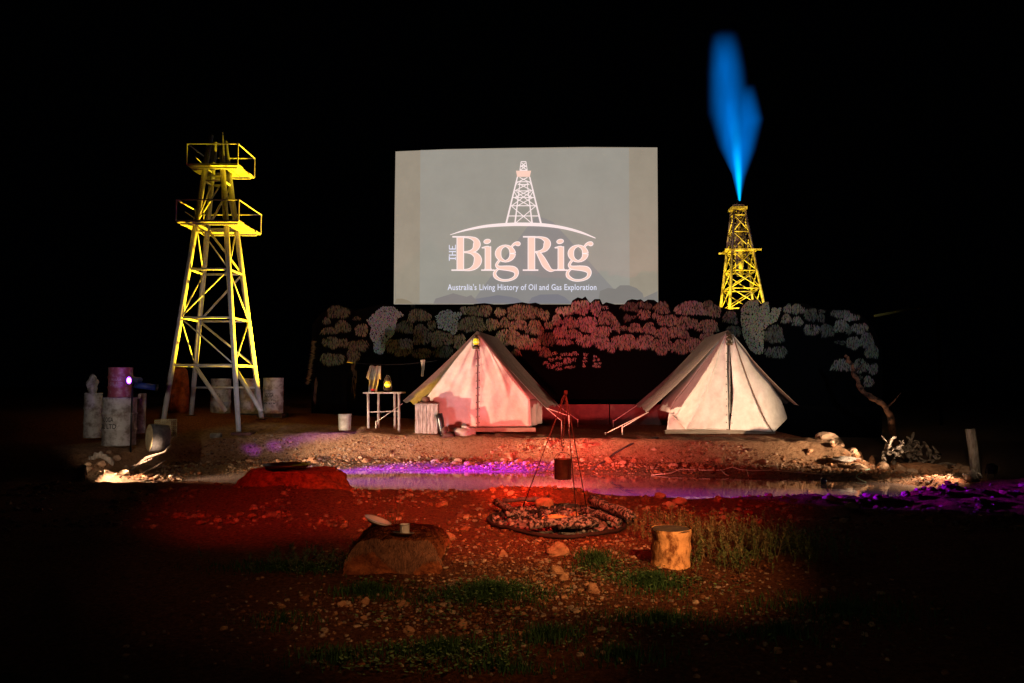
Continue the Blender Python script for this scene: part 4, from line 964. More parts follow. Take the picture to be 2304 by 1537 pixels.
# ------------------------------------------------------------------ lamps that can be seen
def parcan(c, aim, r, ln_, label, body, lens, core=None, name='spotlight'):
    t = thing(name, c, label, 'lamp')
    d = Vector(aim).normalized(); m_ = d.to_track_quat('Z', 'Y').to_matrix()
    MB().lathe([(r * .5, -ln_), (r * .75, -ln_ * .9), (r * .8, -ln_ * .5), (r, -ln_ * .3), (r, 0), (r * 1.08, .005), (r * 1.08, .02), (r * .95, .02)], 22, c, m_, cap=False).build('housing', body, t, True)
    MB().lathe([(.001, .004), (r * .92, .001)], 22, c, m_, cap=False).build('lens', lens, t)
    if core: MB().lathe([(.001, .012), (r * .5, .006)], 18, c + d * .004, m_, cap=False).build('bulb', core, t)
    q = MB(); side = d.cross(Vector((0, 0, 1))).normalized()
    pts = [c - d * ln_ * .4 + side * (r * 1.15) * math.cos(a) - Vector((0, 0, 1)) * r * 1.5 * max(0, math.sin(a)) for a in [math.pi * k / 12 for k in range(13)]]
    q.tube(pts, .008, 6); q.build('yoke', M['blackmetal'], t)
    return t
pl = P(291, 856, 14.25)
parcan(pl, (-.35, -1, -.05), .072, .28, 'glowing violet spotlight beside the maroon drum', M['bluebody'], M['lens'], M['lenscore'])
bar = MB().tube([pl + Vector((0, .12, -.11)), Vector((pl.x, pl.y + .12, hz(pl.x, pl.y + .12) - .02))], .018, 8).build('lamp_pole', M['blackmetal'], None, True, origin=(pl.x, pl.y + .12, hz(pl.x, pl.y + .12))); tag(bar, 'thin black pole holding up the violet spotlight', 'pole')
tb = thing('lamp_hood', P(320, 868, 14.5), 'dark blue tube lamp behind the violet spotlight', 'lamp')
MB().tube([P(302, 866, 14.45), P(350, 872, 14.6)], .06, 14).build('housing', M['bluebody'], tb, True); MB().tube([P(350, 872, 14.6), P(354, 872.6, 14.62)], .066, 14).build('cap', M['blackmetal'], tb, True)
def flood(c, aim, label):
    t = thing('floodlight', c, label, 'lamp'); d = Vector(aim).normalized(); m_ = d.to_track_quat('-Y', 'Z').to_matrix()
    q = MB(); vs = [m_ @ Vector(v) for v in ((-.12, 0, -.08), (.12, 0, -.08), (.12, 0, .08), (-.12, 0, .08), (-.09, .1, -.06), (.09, .1, -.06), (.09, .1, .06), (-.09, .1, .06))]
    q.add([v + c for v in vs], [(4, 7, 6, 5), (0, 4, 5, 1), (1, 5, 6, 2), (2, 6, 7, 3), (3, 7, 4, 0)]); q.build('housing', M['blackmetal'], t)
    q = MB(); q.add([v * .88 + c + d * .002 for v in vs[:4]], [(0, 1, 2, 3)]); q.build('lens', M['warmlens'], t)
    q = MB(); q.tube([c + m_ @ Vector((-.135, .03, 0)), c + m_ @ Vector((-.135, .03, 0)) - Vector((0, 0, .16))], .01, 6); q.tube([c + m_ @ Vector((.135, .03, 0)), c + m_ @ Vector((.135, .03, 0)) - Vector((0, 0, .16))], .01, 6)
    q.build('bracket', M['blackmetal'], t)
M['warmlens'] = mat('warm_lens', (1, .8, .55), .3, emit=2)
flood(Vector((-7.02, 12.9, .20)), (6, 4.6, 1), 'small black floodlight on the ground by the hollow log')
flood(Vector((7.85, 12.9, .22)), (-3.4, 4.6, 1), 'small black floodlight on the ground below the leaning post')
flood(Vector((-3.72, 17.42, hz(-3.72, 17.42) + .15)), (-3, .1, 4), 'floodlight tilted up at the two-platform tower')

# ------------------------------------------------------------------ left corner: hollow log, log slice, basket, scraps
c = P(222, 1048, 13.4)
def hollow_log(c, d, r, ln_):
    t = thing('hollow_log', c, 'short hollow grey log lying by the left floodlight', 'log'); m_ = Vector(d).normalized().to_track_quat('Z', 'Y').to_matrix()
    rr_ = random.Random(5); n_ = 30; prof = [(r * 1.02, -ln_), (r, -ln_ * .5), (r * 1.02, -.03), (r * 1.0, 0), (r * .62, .01), (r * .55, -.1), (r * .5, -ln_ * .9)]
    ph = [1 + .10 * math.sin(k * 3) + .06 * math.sin(k * 7.3) for k in range(n_)]
    q = MB(); q.lathe(prof, n_, (0, 0, 0), cap=False); q.v = [tuple(m_ @ Vector((x * ph[i % n_], y * ph[i % n_], z)) + c) for i, (x, y, z) in enumerate(q.v)]
    q.build('shell', M['greywood'], t, True)
hollow_log(c + Vector((0, 0, 0)), (.45, -1, .12), .22, .5)
c = P(336, 985, 13.9)
t = thing('log_slice', c, 'pale sawn log end standing on the left bank', 'log')
q = MB(); q.lathe([(.15, -.32), (.16, 0)], 22, c, Vector((-.9, -1, .05)).normalized().to_track_quat('Z', 'Y').to_matrix(), jit=.03); q.v = [(x, y, c.z + (z - c.z) * 1.55) for x, y, z in q.v]; q.build('bark', M['charcoal'], t, True)
q = MB(); q.lathe([(.001, .006), (.155, .004)], 22, c, Vector((-.9, -1, .05)).normalized().to_track_quat('Z', 'Y').to_matrix(), cap=False); q.v = [(x, y, c.z + (z - c.z) * 1.55) for x, y, z in q.v]; q.build('cut_face', mat('sawn_face', (.42, .33, .18), .9, 0, 10, (.26, .19, .1), .004, 30), t)
c = P(366, 964, 14.6)
t = thing('cane_basket', P(366, 990, 14.6), 'square woven cane basket behind the log slice', 'basket')
for rot in (0, 1):
    q = MB(); sz = .30
    for k in range(9):
        for s_ in (-1, 1):
            u = -sz / 2 + sz * k / 8; x0, x1 = max(-sz / 2, -sz / 2 + (u if s_ > 0 else 0)), 0
            pts = [(-sz / 2, u), (sz / 2, u)] if s_ > 0 else [(u, -sz * .55), (u, sz * .55)]
            cc = [Vector((c.x + a, c.y + .25 * rot + (.006 if s_ > 0 else 0), c.z + b2)) for a, b2 in pts]; q.tube(cc, .010, 5)
    q.build('woven_side', M['mesh'], t)
q = MB(); q.box((c.x, c.y + .13, c.z - .17), (.3, .24, .02)); q.build('base', M['mesh'], t)
c = G(486, 16.2, 970) + Vector((0, 0, .06)); t = thing('tin_can', c, 'small dented tin lying on its side on the bank below the tower', 'tin')
MB().lathe([(.055, -.11), (.06, -.1), (.06, .1), (.055, .11)], 16, c, Matrix.Rotation(math.pi / 2, 3, 'Y')).build('body', M['drum'], t, True)
MB().lathe([(.001, .112), (.05, .108)], 16, c, Matrix.Rotation(math.pi / 2, 3, 'Y'), cap=False).build('lid', M['blackmetal'], t)
c = G(548, 16.5, 966); o = MB().box(c + Vector((0, 0, .03)), (.42, .3, .07)).build('concrete_pad', M['wall'], None, origin=c); tag(o, 'low reddish footing slab in front of the tower leg', 'slab')
for i, (pts, r_, lab) in enumerate((([(290, 1062), (330, 1030), (370, 1018), (385, 1000)], .03, 'bent grey branch on the left shore, nearest the log slice'), ([(262, 1078), (310, 1068), (352, 1050), (372, 1035)], .022, 'thin dark branch lying above the left floodlit patch'), ([(296, 1050), (340, 1034), (350, 1022)], .016, 'short pale stick on the left shore'))):
    vv = [P(x, y, 13.6 + .15 * k) for k, (x, y) in enumerate(pts)]; q = MB().tube(vv, [r_, r_ * .9, r_ * .7, r_ * .4][:len(vv)], 8); o = q.build('branch', M['wood'], None, True, origin=vv[0]); tag(o, lab, 'branch')

# ------------------------------------------------------------------ red mound with black pan
def mound():
    Ym = 11.6; c = G(664, Ym, 1100); s = F / Ym
    t = thing('earth_mound', c, 'big red earth mound at the left end of the pond with a flat top', 'mound')
    q = MB(); n_, ringn = 56, 18; vs = []; fs = []; htop = P(664, 1056, Ym).z - c.z
    for i in range(ringn + 1):
        t_ = i / ringn; r_ = .66 + .62 * (1 - t_ / .85) ** 1.8 if t_ < .85 else .66 * (1 - (t_ - .85) / .15 * .999); z = -.10 + (htop + .10) * (math.sin(min(1, t_ / .85) * math.pi / 2) ** .9)
        for k in range(n_):
            a = 2 * math.pi * k / n_; nn_ = float(fbm(np.array([math.cos(a) * 2.2 + t_ * 2]), np.array([math.sin(a) * 2.2 + t_]), 5, 4)[0]); rr2 = r_ * (1 + .30 * nn_ * min(1, (1 - t_) * 4 + .1))
            vs.append(c + Vector((rr2 * .78 * math.cos(a), rr2 * .6 * math.sin(a), z + .07 * nn_ * (1 - .6 * t_))))
    for i in range(ringn):
        for k in range(n_): fs.append((i * n_ + k, i * n_ + (k + 1) % n_, (i + 1) * n_ + (k + 1) % n_, (i + 1) * n_ + k))
    q.add(vs, fs); q.build('body', M['mound'], t, True)
    p = P(645, 1049, Ym); p.z = c.z + htop + .03
    pn = thing('black_pan', p, 'wide shallow black pan resting on the red mound', 'pan')
    MB().lathe([(.001, .0), (.30, .0), (.335, .045), (.345, .047), (.31, .01), (.001, .008)], 32, p, cap=False).build('dish', M['blackmetal'], pn, True)
    MB().tube([p + Vector((-.34, 0, .04)), p + Vector((-.39, 0, .05)), p + Vector((-.39, .06, .05)), p + Vector((-.33, .07, .04))], .006, 6).build('handle', M['blackmetal'], pn)
mound()

# ------------------------------------------------------------------ fire pit, tripod, billy
FX, FY = P(1262, 1165, 9.3).x, 9.3
def fire():
    fz = hz(FX, FY)
    rr_ = random.Random(11)
    o = thing('fire_ring', (FX, FY, fz), 'wide dark iron ring around the dead campfire', 'fire ring')
    pts = []
    for k in range(49):
        a = 2 * math.pi * k / 48; x, y = FX - .06 + .80 * math.cos(a), FY - .05 + .95 * math.sin(a); pts.append(Vector((x, y, hz(x, y) + .03)))
    MB().tube(pts, .022, 8).build('rim', M['rustiron'], o, True)
    # ash bed
    q = MB(); cols_ = []
    n_ = 40; vs = []; fs = []
    for i in range(15):
        for k in range(n_):
            a = 2 * math.pi * k / n_; r_ = i / 14; x, y = FX - .05 + .76 * r_ * math.cos(a), FY + .9 * r_ * math.sin(a)
            vs.append((x, y, hz(x, y) + .015 + .13 * (1 - r_ ** 2) + .05 * float(fbm(np.array([x * 6]), np.array([y * 6]), 2, 4)[0])))
    for i in range(14):
        for k in range(n_): fs.append((i * n_ + k, (i + 1) * n_ + k, (i + 1) * n_ + (k + 1) % n_, i * n_ + (k + 1) % n_))
    q.add(vs, fs); q.build('ash_bed', M['ash'], o, True); 
    ash = MB(); cl = []
    for _ in range(520):
        a = rr_.uniform(0, 6.28); r_ = rr_.random() ** .5; x, y = FX - .05 + .76 * r_ * math.cos(a), FY + .86 * r_ * math.sin(a); z = hz(x, y) + .02 + .14 * (1 - r_ ** 2)
        n0 = len(ash.v); s_ = rr_.uniform(.008, .034); ash.blob((x, y, z), (s_ * 1.4, s_, s_ * .8), rr_.randint(0, 999), .35, 7, 5, rot=(rr_.uniform(0, 3), rr_.uniform(0, 3), rr_.uniform(0, 3)))
        tone = rr_.choice([(.38, .33, .31), (.015, .012, .012), (.02, .015, .015), (.16, .10, .08), (.03, .02, .02), (.42, .3, .26)]); cl += [(*tone, 1)] * (len(ash.v) - n0)
    e = ash.build('charcoal_bits', M['pebbles'], None, True, origin=(FX, FY, fz), colors=cl); tag(e, 'bits of white ash and charcoal in the campfire', kind='stuff')
    logs = [((1190, 1205, 8.35), (1345, 1188, 8.6), .06, 'ash white log along the front of the campfire', 'charwood'), ((1330, 1125, 9.9), (1422, 1180, 9.0), .065, 'charred log on the right side running back from the fire', 'charwood'),
            ((1310, 1150, 9.4), (1395, 1195, 8.7), .045, 'thinner charred log beside the right-hand log', 'charwood'), ((1130, 1125, 10.0), (1235, 1128, 10.1), .035, 'black branch along the back rim of the fire', 'charcoal'),
            ((1118, 1130, 9.9), (1165, 1170, 9.2), .06, 'pale burnt log end at the left back of the fire', 'charwood'), ((1215, 1150, 9.5), (1235, 1195, 8.7), .04, 'short log pointing to the camera in the ashes', 'charwood'),
            ((1140, 1175, 9.0), (1185, 1160, 9.3), .035, 'stubby ember log at the left of the fire', 'charwood'), ((1240, 1150, 9.5), (1300, 1140, 9.7), .045, 'black log in the middle of the fire', 'charcoal'), ((1255, 1202, 8.4), (1330, 1200, 8.5), .04, 'short pale log in the front ashes', 'charwood')]
    for (a, b_, r_, lab, mk) in logs:
        A_, B2 = P(*a), P(*b_); A_.z = max(A_.z, hz(A_.x, A_.y) + .13); B2.z = max(B2.z, hz(B2.x, B2.y) + .13)
        pts = [lerp(A_, B2, k / 7) + Vector((rr_.uniform(-.012, .012), rr_.uniform(-.012, .012), rr_.uniform(-.012, .012))) for k in range(8)]
        q = MB().tube(pts, [r_ * .95 * rr_.uniform(.7, 1.15) for _ in range(8)], 12); ob = q.build('burnt_log', M[mk], None, True, origin=A_); tag(ob, lab, 'log', 'burnt logs in the campfire')
    c = P(1250, 1172, 8.9); arc = [c + Vector((.17 * math.cos(a), .02 * math.sin(a), .055 * math.sin(a) - .01)) for a in [math.pi * (1 - k / 12) for k in range(13)]]
    q = MB().tube(arc, [.012 + .018 * math.sin(math.pi * k / 12) for k in range(13)], 8, flat=.8); ob = q.build('bent_bark', M['stump'], None, True, origin=c); tag(ob, 'curved strip of orange bark in the middle of the campfire', 'bark')
    for (px, py, Yr, sz, lab) in ((1225, 1135, 9.8, .10, 'round reddish rock at the back of the fire'), (1255, 1192, 8.6, .06, 'small red rock in the front of the fire'), (1295, 1160, 9.2, .055, 'red rock right of the bark strip')):
        c = P(px, py, Yr); c.z = max(c.z, hz(c.x, Yr) + sz * .3 + .1); q = MB().blob(c, (sz * 1.2, sz, sz * .8), int(px), .18, 16, 10); ob = q.build('fire_rock', M['rock'], None, True, origin=c); tag(ob, lab, 'rock')
    # tripod
    ap = P(1273, 884, 9.4); tp = thing('cooking_tripod', (ap.x, 9.4, fz), 'thin rusty iron tripod standing over the campfire', 'tripod')
    for (px, py, Yf) in ((1168, 1135, 9.75), (1300, 1150, 9.0), (1322, 1143, 9.9)):
        ft = P(px, py, Yf); ft.z = hz(ft.x, Yf) + .0
        MB().tube([ft, ap + (ap - ft).normalized() * .03], .0065, 8).build('leg', M['rustiron'], tp, True)
    MB().lathe([(.02, -.03), (.024, 0), (.02, .03)], 10, ap).build('collar', M['rustiron'], tp, True)
    hk = P(1266, 1035, 9.4)
    pts = [ap, P(1263, 900, 9.38), P(1262, 960, 9.38), P(1264, 1002, 9.38), P(1268, 1008, 9.38), P(1270, 1003, 9.38)]
    MB().tube(pts, .006, 6).build('hook', M['rustiron'], tp, True)
    q = MB(); 
    for k in range(18):
        p = lerp(ap, P(1266, 1020, 9.4), k / 18); q.lathe([(.009, -.012), (.009, .012)], 6, p)
    q.build('chain', M['rustiron'], tp)
    b0, b1 = P(1247, 1078, 9.4), P(1285, 1033, 9.4); r_ = (b1.x - b0.x) / 2; cx = (b0.x + b1.x) / 2
    bi = thing('billy_can', (cx, 9.4, b0.z), 'dark blackened billy can hanging from the iron tripod', 'billy can')
    cc = Vector((cx, 9.4, b0.z)); h = b1.z - b0.z
    MB().lathe([(.001, 0), (r_ * .97, 0), (r_, .01), (r_, h), (r_ * 1.03, h + .002), (r_ * .96, h), (r_ * .96, .02), (.001, .015)], 24, cc, cap=False).build('pot', mat('sooty_tin', (.05, .02, .012), .5, .5, 12, (.10, .04, .025), .002, 20), bi, True)
    MB().tube([cc + Vector((r_ * math.cos(a), 0, h - .01 + .09 * math.sin(a))) for a in [math.pi * k / 14 for k in range(15)]], .004, 6).build('handle', M['rustiron'], bi, True)
fire()

# ------------------------------------------------------------------ hide covered seat, plates, mug, stump
def blades(mb, cl, base, h, lean, w_, tone, curl=.4):
    a = random.uniform(0, 6.28); dx, dy = math.cos(a), math.sin(a); px_, py_ = -dy * w_, dx * w_
    x, y, z = base; l = lean
    mid = (x + dx * l * h * .4, y + dy * l * h * .4, z + h * .6); tip = (x + dx * l * h, y + dy * l * h, z + h * (1 - curl * l * .5))
    mb.add([(x - px_, y - py_, z), (x + px_, y + py_, z), (mid[0] + px_ * .7, mid[1] + py_ * .7, mid[2]), (mid[0] - px_ * .7, mid[1] - py_ * .7, mid[2]), tip], [(0, 1, 2, 3), (3, 2, 4)])
    cl += [(*tone, 1)] * 5
def seat():
    x0, x1 = P(775, 1200, 6.9).x, P(1000, 1200, 6.9).x; cx = (x0 + x1) / 2; y0, y1 = 6.75, 7.75
    t = thing('hide_covered_seat', (cx, 7.2, hz(cx, 7.2)), 'low rock seat covered with a shaggy brown animal hide', 'seat')
    zb = hz(cx, 7.2) - .03; n_, m_ = 40, 30; vs = []; fs = []
    def srf(u, v):   # u along width -1..1, v 0..1 over the back, top, front
        x = cx + u * (x1 - x0) / 2 * (1 - .06 * abs(u) * v)
        if v < .15: y, z = y1, lerp(zb, zb + .25, v / .15)
        elif v < .6: tt = (v - .15) / .45; y, z = lerp(y1, y0 + .05, tt), zb + .25 + .05 * math.sin(tt * math.pi * .8)
        else: tt = (v - .6) / .4; y, z = y0 + .05 - .07 * math.sin(tt * math.pi / 2), lerp(zb + .28, zb, tt ** 1.1)
        ed = max(0, abs(u) - .55) / .45; z = zb + (z - zb) * (1 - .55 * ed ** 2.2)
        nn_ = float(fbm(np.array([u * 3 + 5]), np.array([v * 5]), 3, 4)[0]); return Vector((x + .05 * nn_ * (u + .2), y - .07 * nn_, z + .05 * nn_))
    for j in range(m_ + 1):
        for i in range(n_ + 1): vs.append(srf(-1 + 2 * i / n_, j / m_))
    for j in range(m_):
        for i in range(n_): k = j * (n_ + 1) + i; fs.append((k, k + 1, k + n_ + 2, k + n_ + 1))
    MB().add(vs, fs).build('rock', M['mound'], t, True)
    q = MB(); cl = []
    for _ in range(15000):
        u, v = random.uniform(-1, .97), random.uniform(.15, 1.0)
        if v > .72 and u < -.15 - .6 * (1 - v): continue
        if v > .86 + .1 * math.sin(u * 5): continue
        p = srf(u, v); l = random.uniform(.03, .06); w2 = .003
        dn = Vector((random.uniform(-.6, .6) + .3 * math.sin(u * 9 + v * 7), -.7, -.25 if v > .6 else .25)).normalized() * l; sd = Vector((w2, 0, 0))
        if v > .6: dn = Vector((random.uniform(-.5, .5) + .4 * math.sin(u * 9 + v * 7), -.35, -1)).normalized() * l
        p = p + Vector((0, -.006, .006)); q.add([p - sd, p + sd, p + dn], [(0, 1, 2)])
        b3 = random.uniform(.3, 1.3); cl += [(.24 * b3, .10 * b3, .05 * b3, 1)] * 3
    q.build('hide', M['leafmat'], t, colors=cl)
    zt = lambda px, py, Y: P(px, py, Y)
    c = srf(.17, .55) + Vector((0, 0, .024)) 
    pl_ = thing('enamel_plate', c, 'flat enamel plate under the white mug on the hide seat', 'plate')
    MB().lathe([(.001, 0), (.06, 0), (.095, .016), (.098, .018), (.06, .004), (.001, .003)], 28, c, Euler((R(-6), R(4), 0)).to_matrix(), cap=False).build('dish', M['cloth'], pl_, True)
    c2 = c + Vector((.012, 0, .006)); mg = thing('enamel_mug', c2, 'white enamel mug standing on the hide seat', 'mug')
    MB().lathe([(.001, 0), (.040, 0), (.043, .004), (.043, .080), (.045, .082), (.041, .080), (.040, .01), (.001, .008)], 24, c2, cap=False).build('body', M['enamel'], mg, True)
    MB().lathe([(.0445, .079), (.0455, .083), (.043, .083)], 24, c2, cap=False).build('rim', M['enamel_rim'], mg, True)
    MB().tube([c2 + Vector((-.012 + 0, -.043 - .022 * math.sin(k * math.pi / 8), .02 + .024 * (1 - math.cos(k * math.pi / 8)))) for k in range(9)], .004, 6).build('handle', M['enamel'], mg, True)
    c3 = srf(-.55, .30) + Vector((0, 0, .03)); d_ = thing('tilted_dish', c3, 'pale oval tin dish tilted on the left of the hide seat', 'dish')
    MB().lathe([(.001, 0), (.09, 0), (.125, .03), (.132, .032), (.095, .006), (.001, .006)], 30, c3, Euler((R(3), R(19), R(10))).to_matrix(), cap=False).build('dish', M['enamel'], d_, True)
    MB().lathe([(.132, .031), (.135, .035), (.131, .036)], 30, c3, Euler((R(3), R(19), R(10))).to_matrix(), cap=False).build('rim', M['cloth'], d_, True)
seat()
def stump():
    c = G(1510, 6.95, 1270); c.z -= .02; top = P(1510, 1191, 6.9).z
    t = thing('log_stump', c, 'orange barked log stump standing upright in the grass', 'stump'); n_ = 40; h = top - c.z; r = .165
    q = MB(); q.lathe([(r * (1.02 + .03 * math.cos(k)), h * k / 14) for k in range(15)], n_, (0, 0, 0), cap=False)
    q.v = [tuple(Vector((x * (1 + .05 * math.sin(3 * math.atan2(y, x) + z * 4) + .02 * math.sin(11 * math.atan2(y, x) + z * 9)), y * (1 + .05 * math.sin(3 * math.atan2(y, x) + z * 4)), z)) + c) for x, y, z in q.v]
    q.build('bark', M['stump'], t, True)
    MB().lathe([(.001, h + .004), (r * .96, h), (r * 1.03, h - .012)], n_, c, cap=False).build('sawn_top', M['stumptop'], t)
stump()

# ------------------------------------------------------------------ right side
def boulder(px, py, Y, sz, seed, label, mt='rocktan', group=None, rough=.17, seg=28, rings=18):
    c = P(px, py, Y); c.z = max(hz(c.x, Y) + sz[2] * .35, min(c.z, hz(c.x, Y) + sz[2] * .9)); q = MB().blob(c, sz, seed, rough, seg, rings, freq=1.3)
    o = q.build('rock', M[mt], None, False, origin=(c.x, c.y, c.z - sz[2] * .5)); return tag(o, label, 'rock', group)
boulder(1866, 1012, 15.6, (.30, .25, .20), 4, 'largest pale boulder right of the open tent')
boulder(1905, 1055, 14.6, (.24, .12, .05), 6, 'flat grey slab below the largest pale boulder', 'greywood')
boulder(1930, 1022, 15.2, (.10, .08, .11), 9, 'pointed brown rock right of the largest boulder', 'rock')
boulder(1962, 1020, 15.0, (.07, .07, .12), 10, 'narrow upright brown rock left of the driftwood', 'rock')
# driftwood root mass
c = G(2050, 14.6, 1060); dw = thing('driftwood_roots', c, 'tangled grey driftwood root mass on the right shore', 'driftwood'); rr_ = random.Random(17)
for k, pts in enumerate([[(1992, 1050), (1988, 1022), (1999, 1004), (2006, 988), (2016, 984)], [(2044, 1030), (2032, 1006), (2024, 992)], [(2047, 1030), (2042, 1008), (2050, 990), (2056, 974)],
        [(2100, 1052), (2094, 1024), (2086, 1006), (2078, 994)], [(2060, 1060), (2078, 1040), (2100, 1034)], [(2020, 1062), (2040, 1047), (2090, 1052)], [(2100, 1050), (2125, 1042), (2150, 1046)], [(2060, 992), (2068, 1008), (2058, 1020)]]):
    vv = [P(x, y, 14.5 + rr_.uniform(-.15, .15)) for x, y in pts]; r0 = rr_.uniform(.035, .06)
    cc_ = catm([(v.x, v.y, v.z) for v in vv], 5); q = MB().tube(cc_, [r0 * (1 - .6 * i / len(cc_)) * rr_.uniform(.55, 1.25) for i in range(len(cc_))], 8, flat=.6); q.build('root', M['driftwood'], dw, False)
for k in range(34):
    x, y = rr_.uniform(1988, 2118), rr_.uniform(1004, 1056); a = rr_.uniform(-2.6, -.5); pts = []
    for j in range(5): pts.append(P(x, y, 14.5 + rr_.uniform(-.2, .2))); x += 8 * math.cos(a); y += 8 * math.sin(a); a += rr_.uniform(-.9, .9)
    r0 = rr_.uniform(.02, .055); q = MB().tube(pts, [r0 * .6, r0 * rr_.uniform(.8, 1.5), r0 * rr_.uniform(.4, .9), r0 * rr_.uniform(.6, 1.2), r0 * .1], 7, flat=.45); q.build('root', M['driftwood'], dw, True)
boulder(2075, 1058, 14.3, (.5, .25, .12), 21, 'dark rubble heap under the driftwood roots', 'rock')
p0, p1 = P(2196, 1075, 13.9), P(2183, 965, 13.9); p0.z = hz(p0.x, p0.y) - .03
t = thing('leaning_post', p0, 'short grey timber post leaning left at the right shore', 'post')
MB().tube([p0, lerp(p0, p1, .5) + Vector((.01, 0, 0)), p1], [.085, .08, .08], 14).build('shaft', M['greywood'], t, True); MB().lathe([(.001, .004), (.078, .002)], 14, p1, cap=False).build('cut_top', M['stumptop'], t)
# violet lit rag by the post
c = G(2190, 12.9, 1090) + Vector((0, 0, .05)); q = MB()
for k in range(5): q.blob(c + Vector((rr_.uniform(-.12, .12), rr_.uniform(-.05, .05), rr_.uniform(-.02, .12))), (.07, .05, .07), k, .35, 14, 10)
o = q.build('crumpled_cloth', M['cloth'], None, True, origin=c); tag(o, 'crumpled white cloth at the foot of the leaning post', 'cloth')
# dead tree behind
vv = [P(x, y, 17.8) for x, y in ((1902, 800), (1918, 828), (1926, 852), (1940, 880), (1972, 900), (1994, 918), (2006, 950), (2018, 985))]; vv[-1].z = hz(vv[-1].x, 17.8) - .05
vv = [Vector(p) + Vector((rr_.uniform(-.03, .03), rr_.uniform(-.03, .03), 0)) for p in catm([tuple(v) for v in vv], 4)]
dt = thing('dead_tree', vv[-1], 'crooked dead tree trunk leaning in the dark right of the open tent', 'tree')
MB().tube(vv, [(.045 + .035 * i / len(vv)) * rr_.uniform(.75, 1.2) for i in range(len(vv))], 11).build('trunk', M['deadbark'], dt, True)
for i, (dx, dz) in ((6, (.35, .3)), (14, (-.3, .4)), (20, (.4, .35))):
    MB().tube([vv[i], vv[i] + Vector((dx * .5, .05, dz * .4)), vv[i] + Vector((dx, .1, dz))], [.025, .018, .006], 7).build('branch', M['deadbark'], dt, True)
a, b_ = P(1968, 711, 24), P(2110, 684, 26); o = MB().tube([a, b_], .04, 8).build('steel_boom', M['boomsteel'], None, True, origin=a); tag(o, 'dim yellow boom slanting up in the dark at far right', 'boom')
MBp = MB().tube([b_, (b_.x, b_.y, 0)], .05, 8).build('boom_mast', M['mural'], o, True)
# float ball, hose, twigs
c = Vector((*onwater(1853, 1088), ZW + .04)); o = MB().lathe([(.001, -.06), (.04, -.045), (.06, 0), (.04, .045), (.001, .06)], 20, c, cap=False).build('float_ball', M['pond_ball'], None, True, origin=c); tag(o, 'small dark ball floating near the right end of the pond', 'ball')
h = [P(1975, 1062, 14.6), P(1950, 1069, 14.2), P(1928, 1080, 13.9), P(1932, 1084, 13.7), P(1948, 1090, 13.4)]
for v in h: v.z = max(v.z, hz(v.x, v.y) + .015, ZW + .01)
o = MB().tube([Vector(p) for p in catm([tuple(v) for v in h], 6)], .009, 6).build('garden_hose', M['hose'], None, True, origin=h[0]); tag(o, 'pale green hose end dipping into the pond', 'hose')
tw = []
for (pts, lab) in (([(1465, 1070), (1510, 1066), (1530, 1056), (1580, 1058), (1625, 1058), (1648, 1052), (1665, 1058), (1690, 1060), (1740, 1058), (1780, 1062), (1850, 1068), (1880, 1070)], 'long pale twig lying along the far waterline'),
                   ([(1622, 1058), (1632, 1068), (1640, 1071)], 'short forked twig under the long pale twig'), ([(1680, 1056), (1684, 1072)], 'tiny twig dropping from the long pale twig toward the water'), ([(1330, 1057), (1360, 1040), (1385, 1022), (1420, 1000), (1480, 985)], 'dark branch lying up the bank between the tents')):
    vv = []
    for k, (x, y) in enumerate(pts):
        pz = ray(x, y); best = None
        for Yq in np.arange(13.5, 17.5, .05):
            tq = Yq / pz[1]
            if EYE + pz[2] * tq < hz(pz[0] * tq, Yq) + .02: best = Vector((pz[0] * tq, Yq, hz(pz[0] * tq, Yq) + .02)); break
        if best: vv.append(best)
    r_ = .009 if 'dark' not in lab else .022
    if len(vv) > 1: o = MB().tube(vv, r_, 6).build('twig', M['rope'] if 'dark' not in lab else M['charcoal'], None, True, origin=vv[0]); tag(o, lab, 'twig')

# ------------------------------------------------------------------ rocks, pebbles
def scatter_rock(x, y, s, seed, mt, label, group):
    c = Vector((x, y, hz(x, y) + s * .25)); q = MB().blob(c, (s * random.uniform(.9, 1.3), s * random.uniform(.7, 1), s * random.uniform(.55, .85)), seed, .2, 10, 7, rot=(random.uniform(-.3, .3), 0, random.uniform(0, 6)), freq=1.2)
    o = q.build('stone', M[mt], None, False, origin=(x, y, hz(x, y))); tag(o, label, 'stone', group)
cnt = 0; tries = 0
while cnt < 130 and tries < 4000:
    tries += 1
    px = random.uniform(520, 1830); Y = random.uniform(14.3, 16.2); p = P(px, 1040, Y); d = float(pond_sd(np.array([p.x]), np.array([Y]))[0])
    if not .45 < d < 1.05 or (780 < px < 860 and random.random() < .6): continue
    scatter_rock(p.x, Y, random.choice([.025, .03, .035, .045, .06, .08]), cnt, random.choice(['rock', 'rocktan']), 'rusty brown stone in the scatter along the foot of the far bank', 'stones along the far bank'); cnt += 1
for k in range(60):
    px = random.uniform(1860, 2180); Y = random.uniform(13.7, 15.6); p = P(px, 1050, Y); d = float(pond_sd(np.array([p.x]), np.array([Y]))[0])
    if d < .15: continue
    scatter_rock(p.x, Y, random.choice([.04, .05, .06, .09, .12]), 300 + k, random.choice(['rock', 'rock', 'rocktan']), 'orange brown stone in the rubble around the driftwood', 'stones around the driftwood')
for k in range(60):
    px = random.uniform(1480, 2290); Y = random.uniform(9.8, 12.2); p = P(px, 1150, Y); d = float(pond_sd(np.array([p.x]), np.array([Y]))[0])
    if d < .02: continue
    scatter_rock(p.x, Y, random.choice([.02, .03, .03, .05, .07]), 700 + k, 'rocktan', 'violet lit stone on the near right shore of the pond', 'violet lit stones')
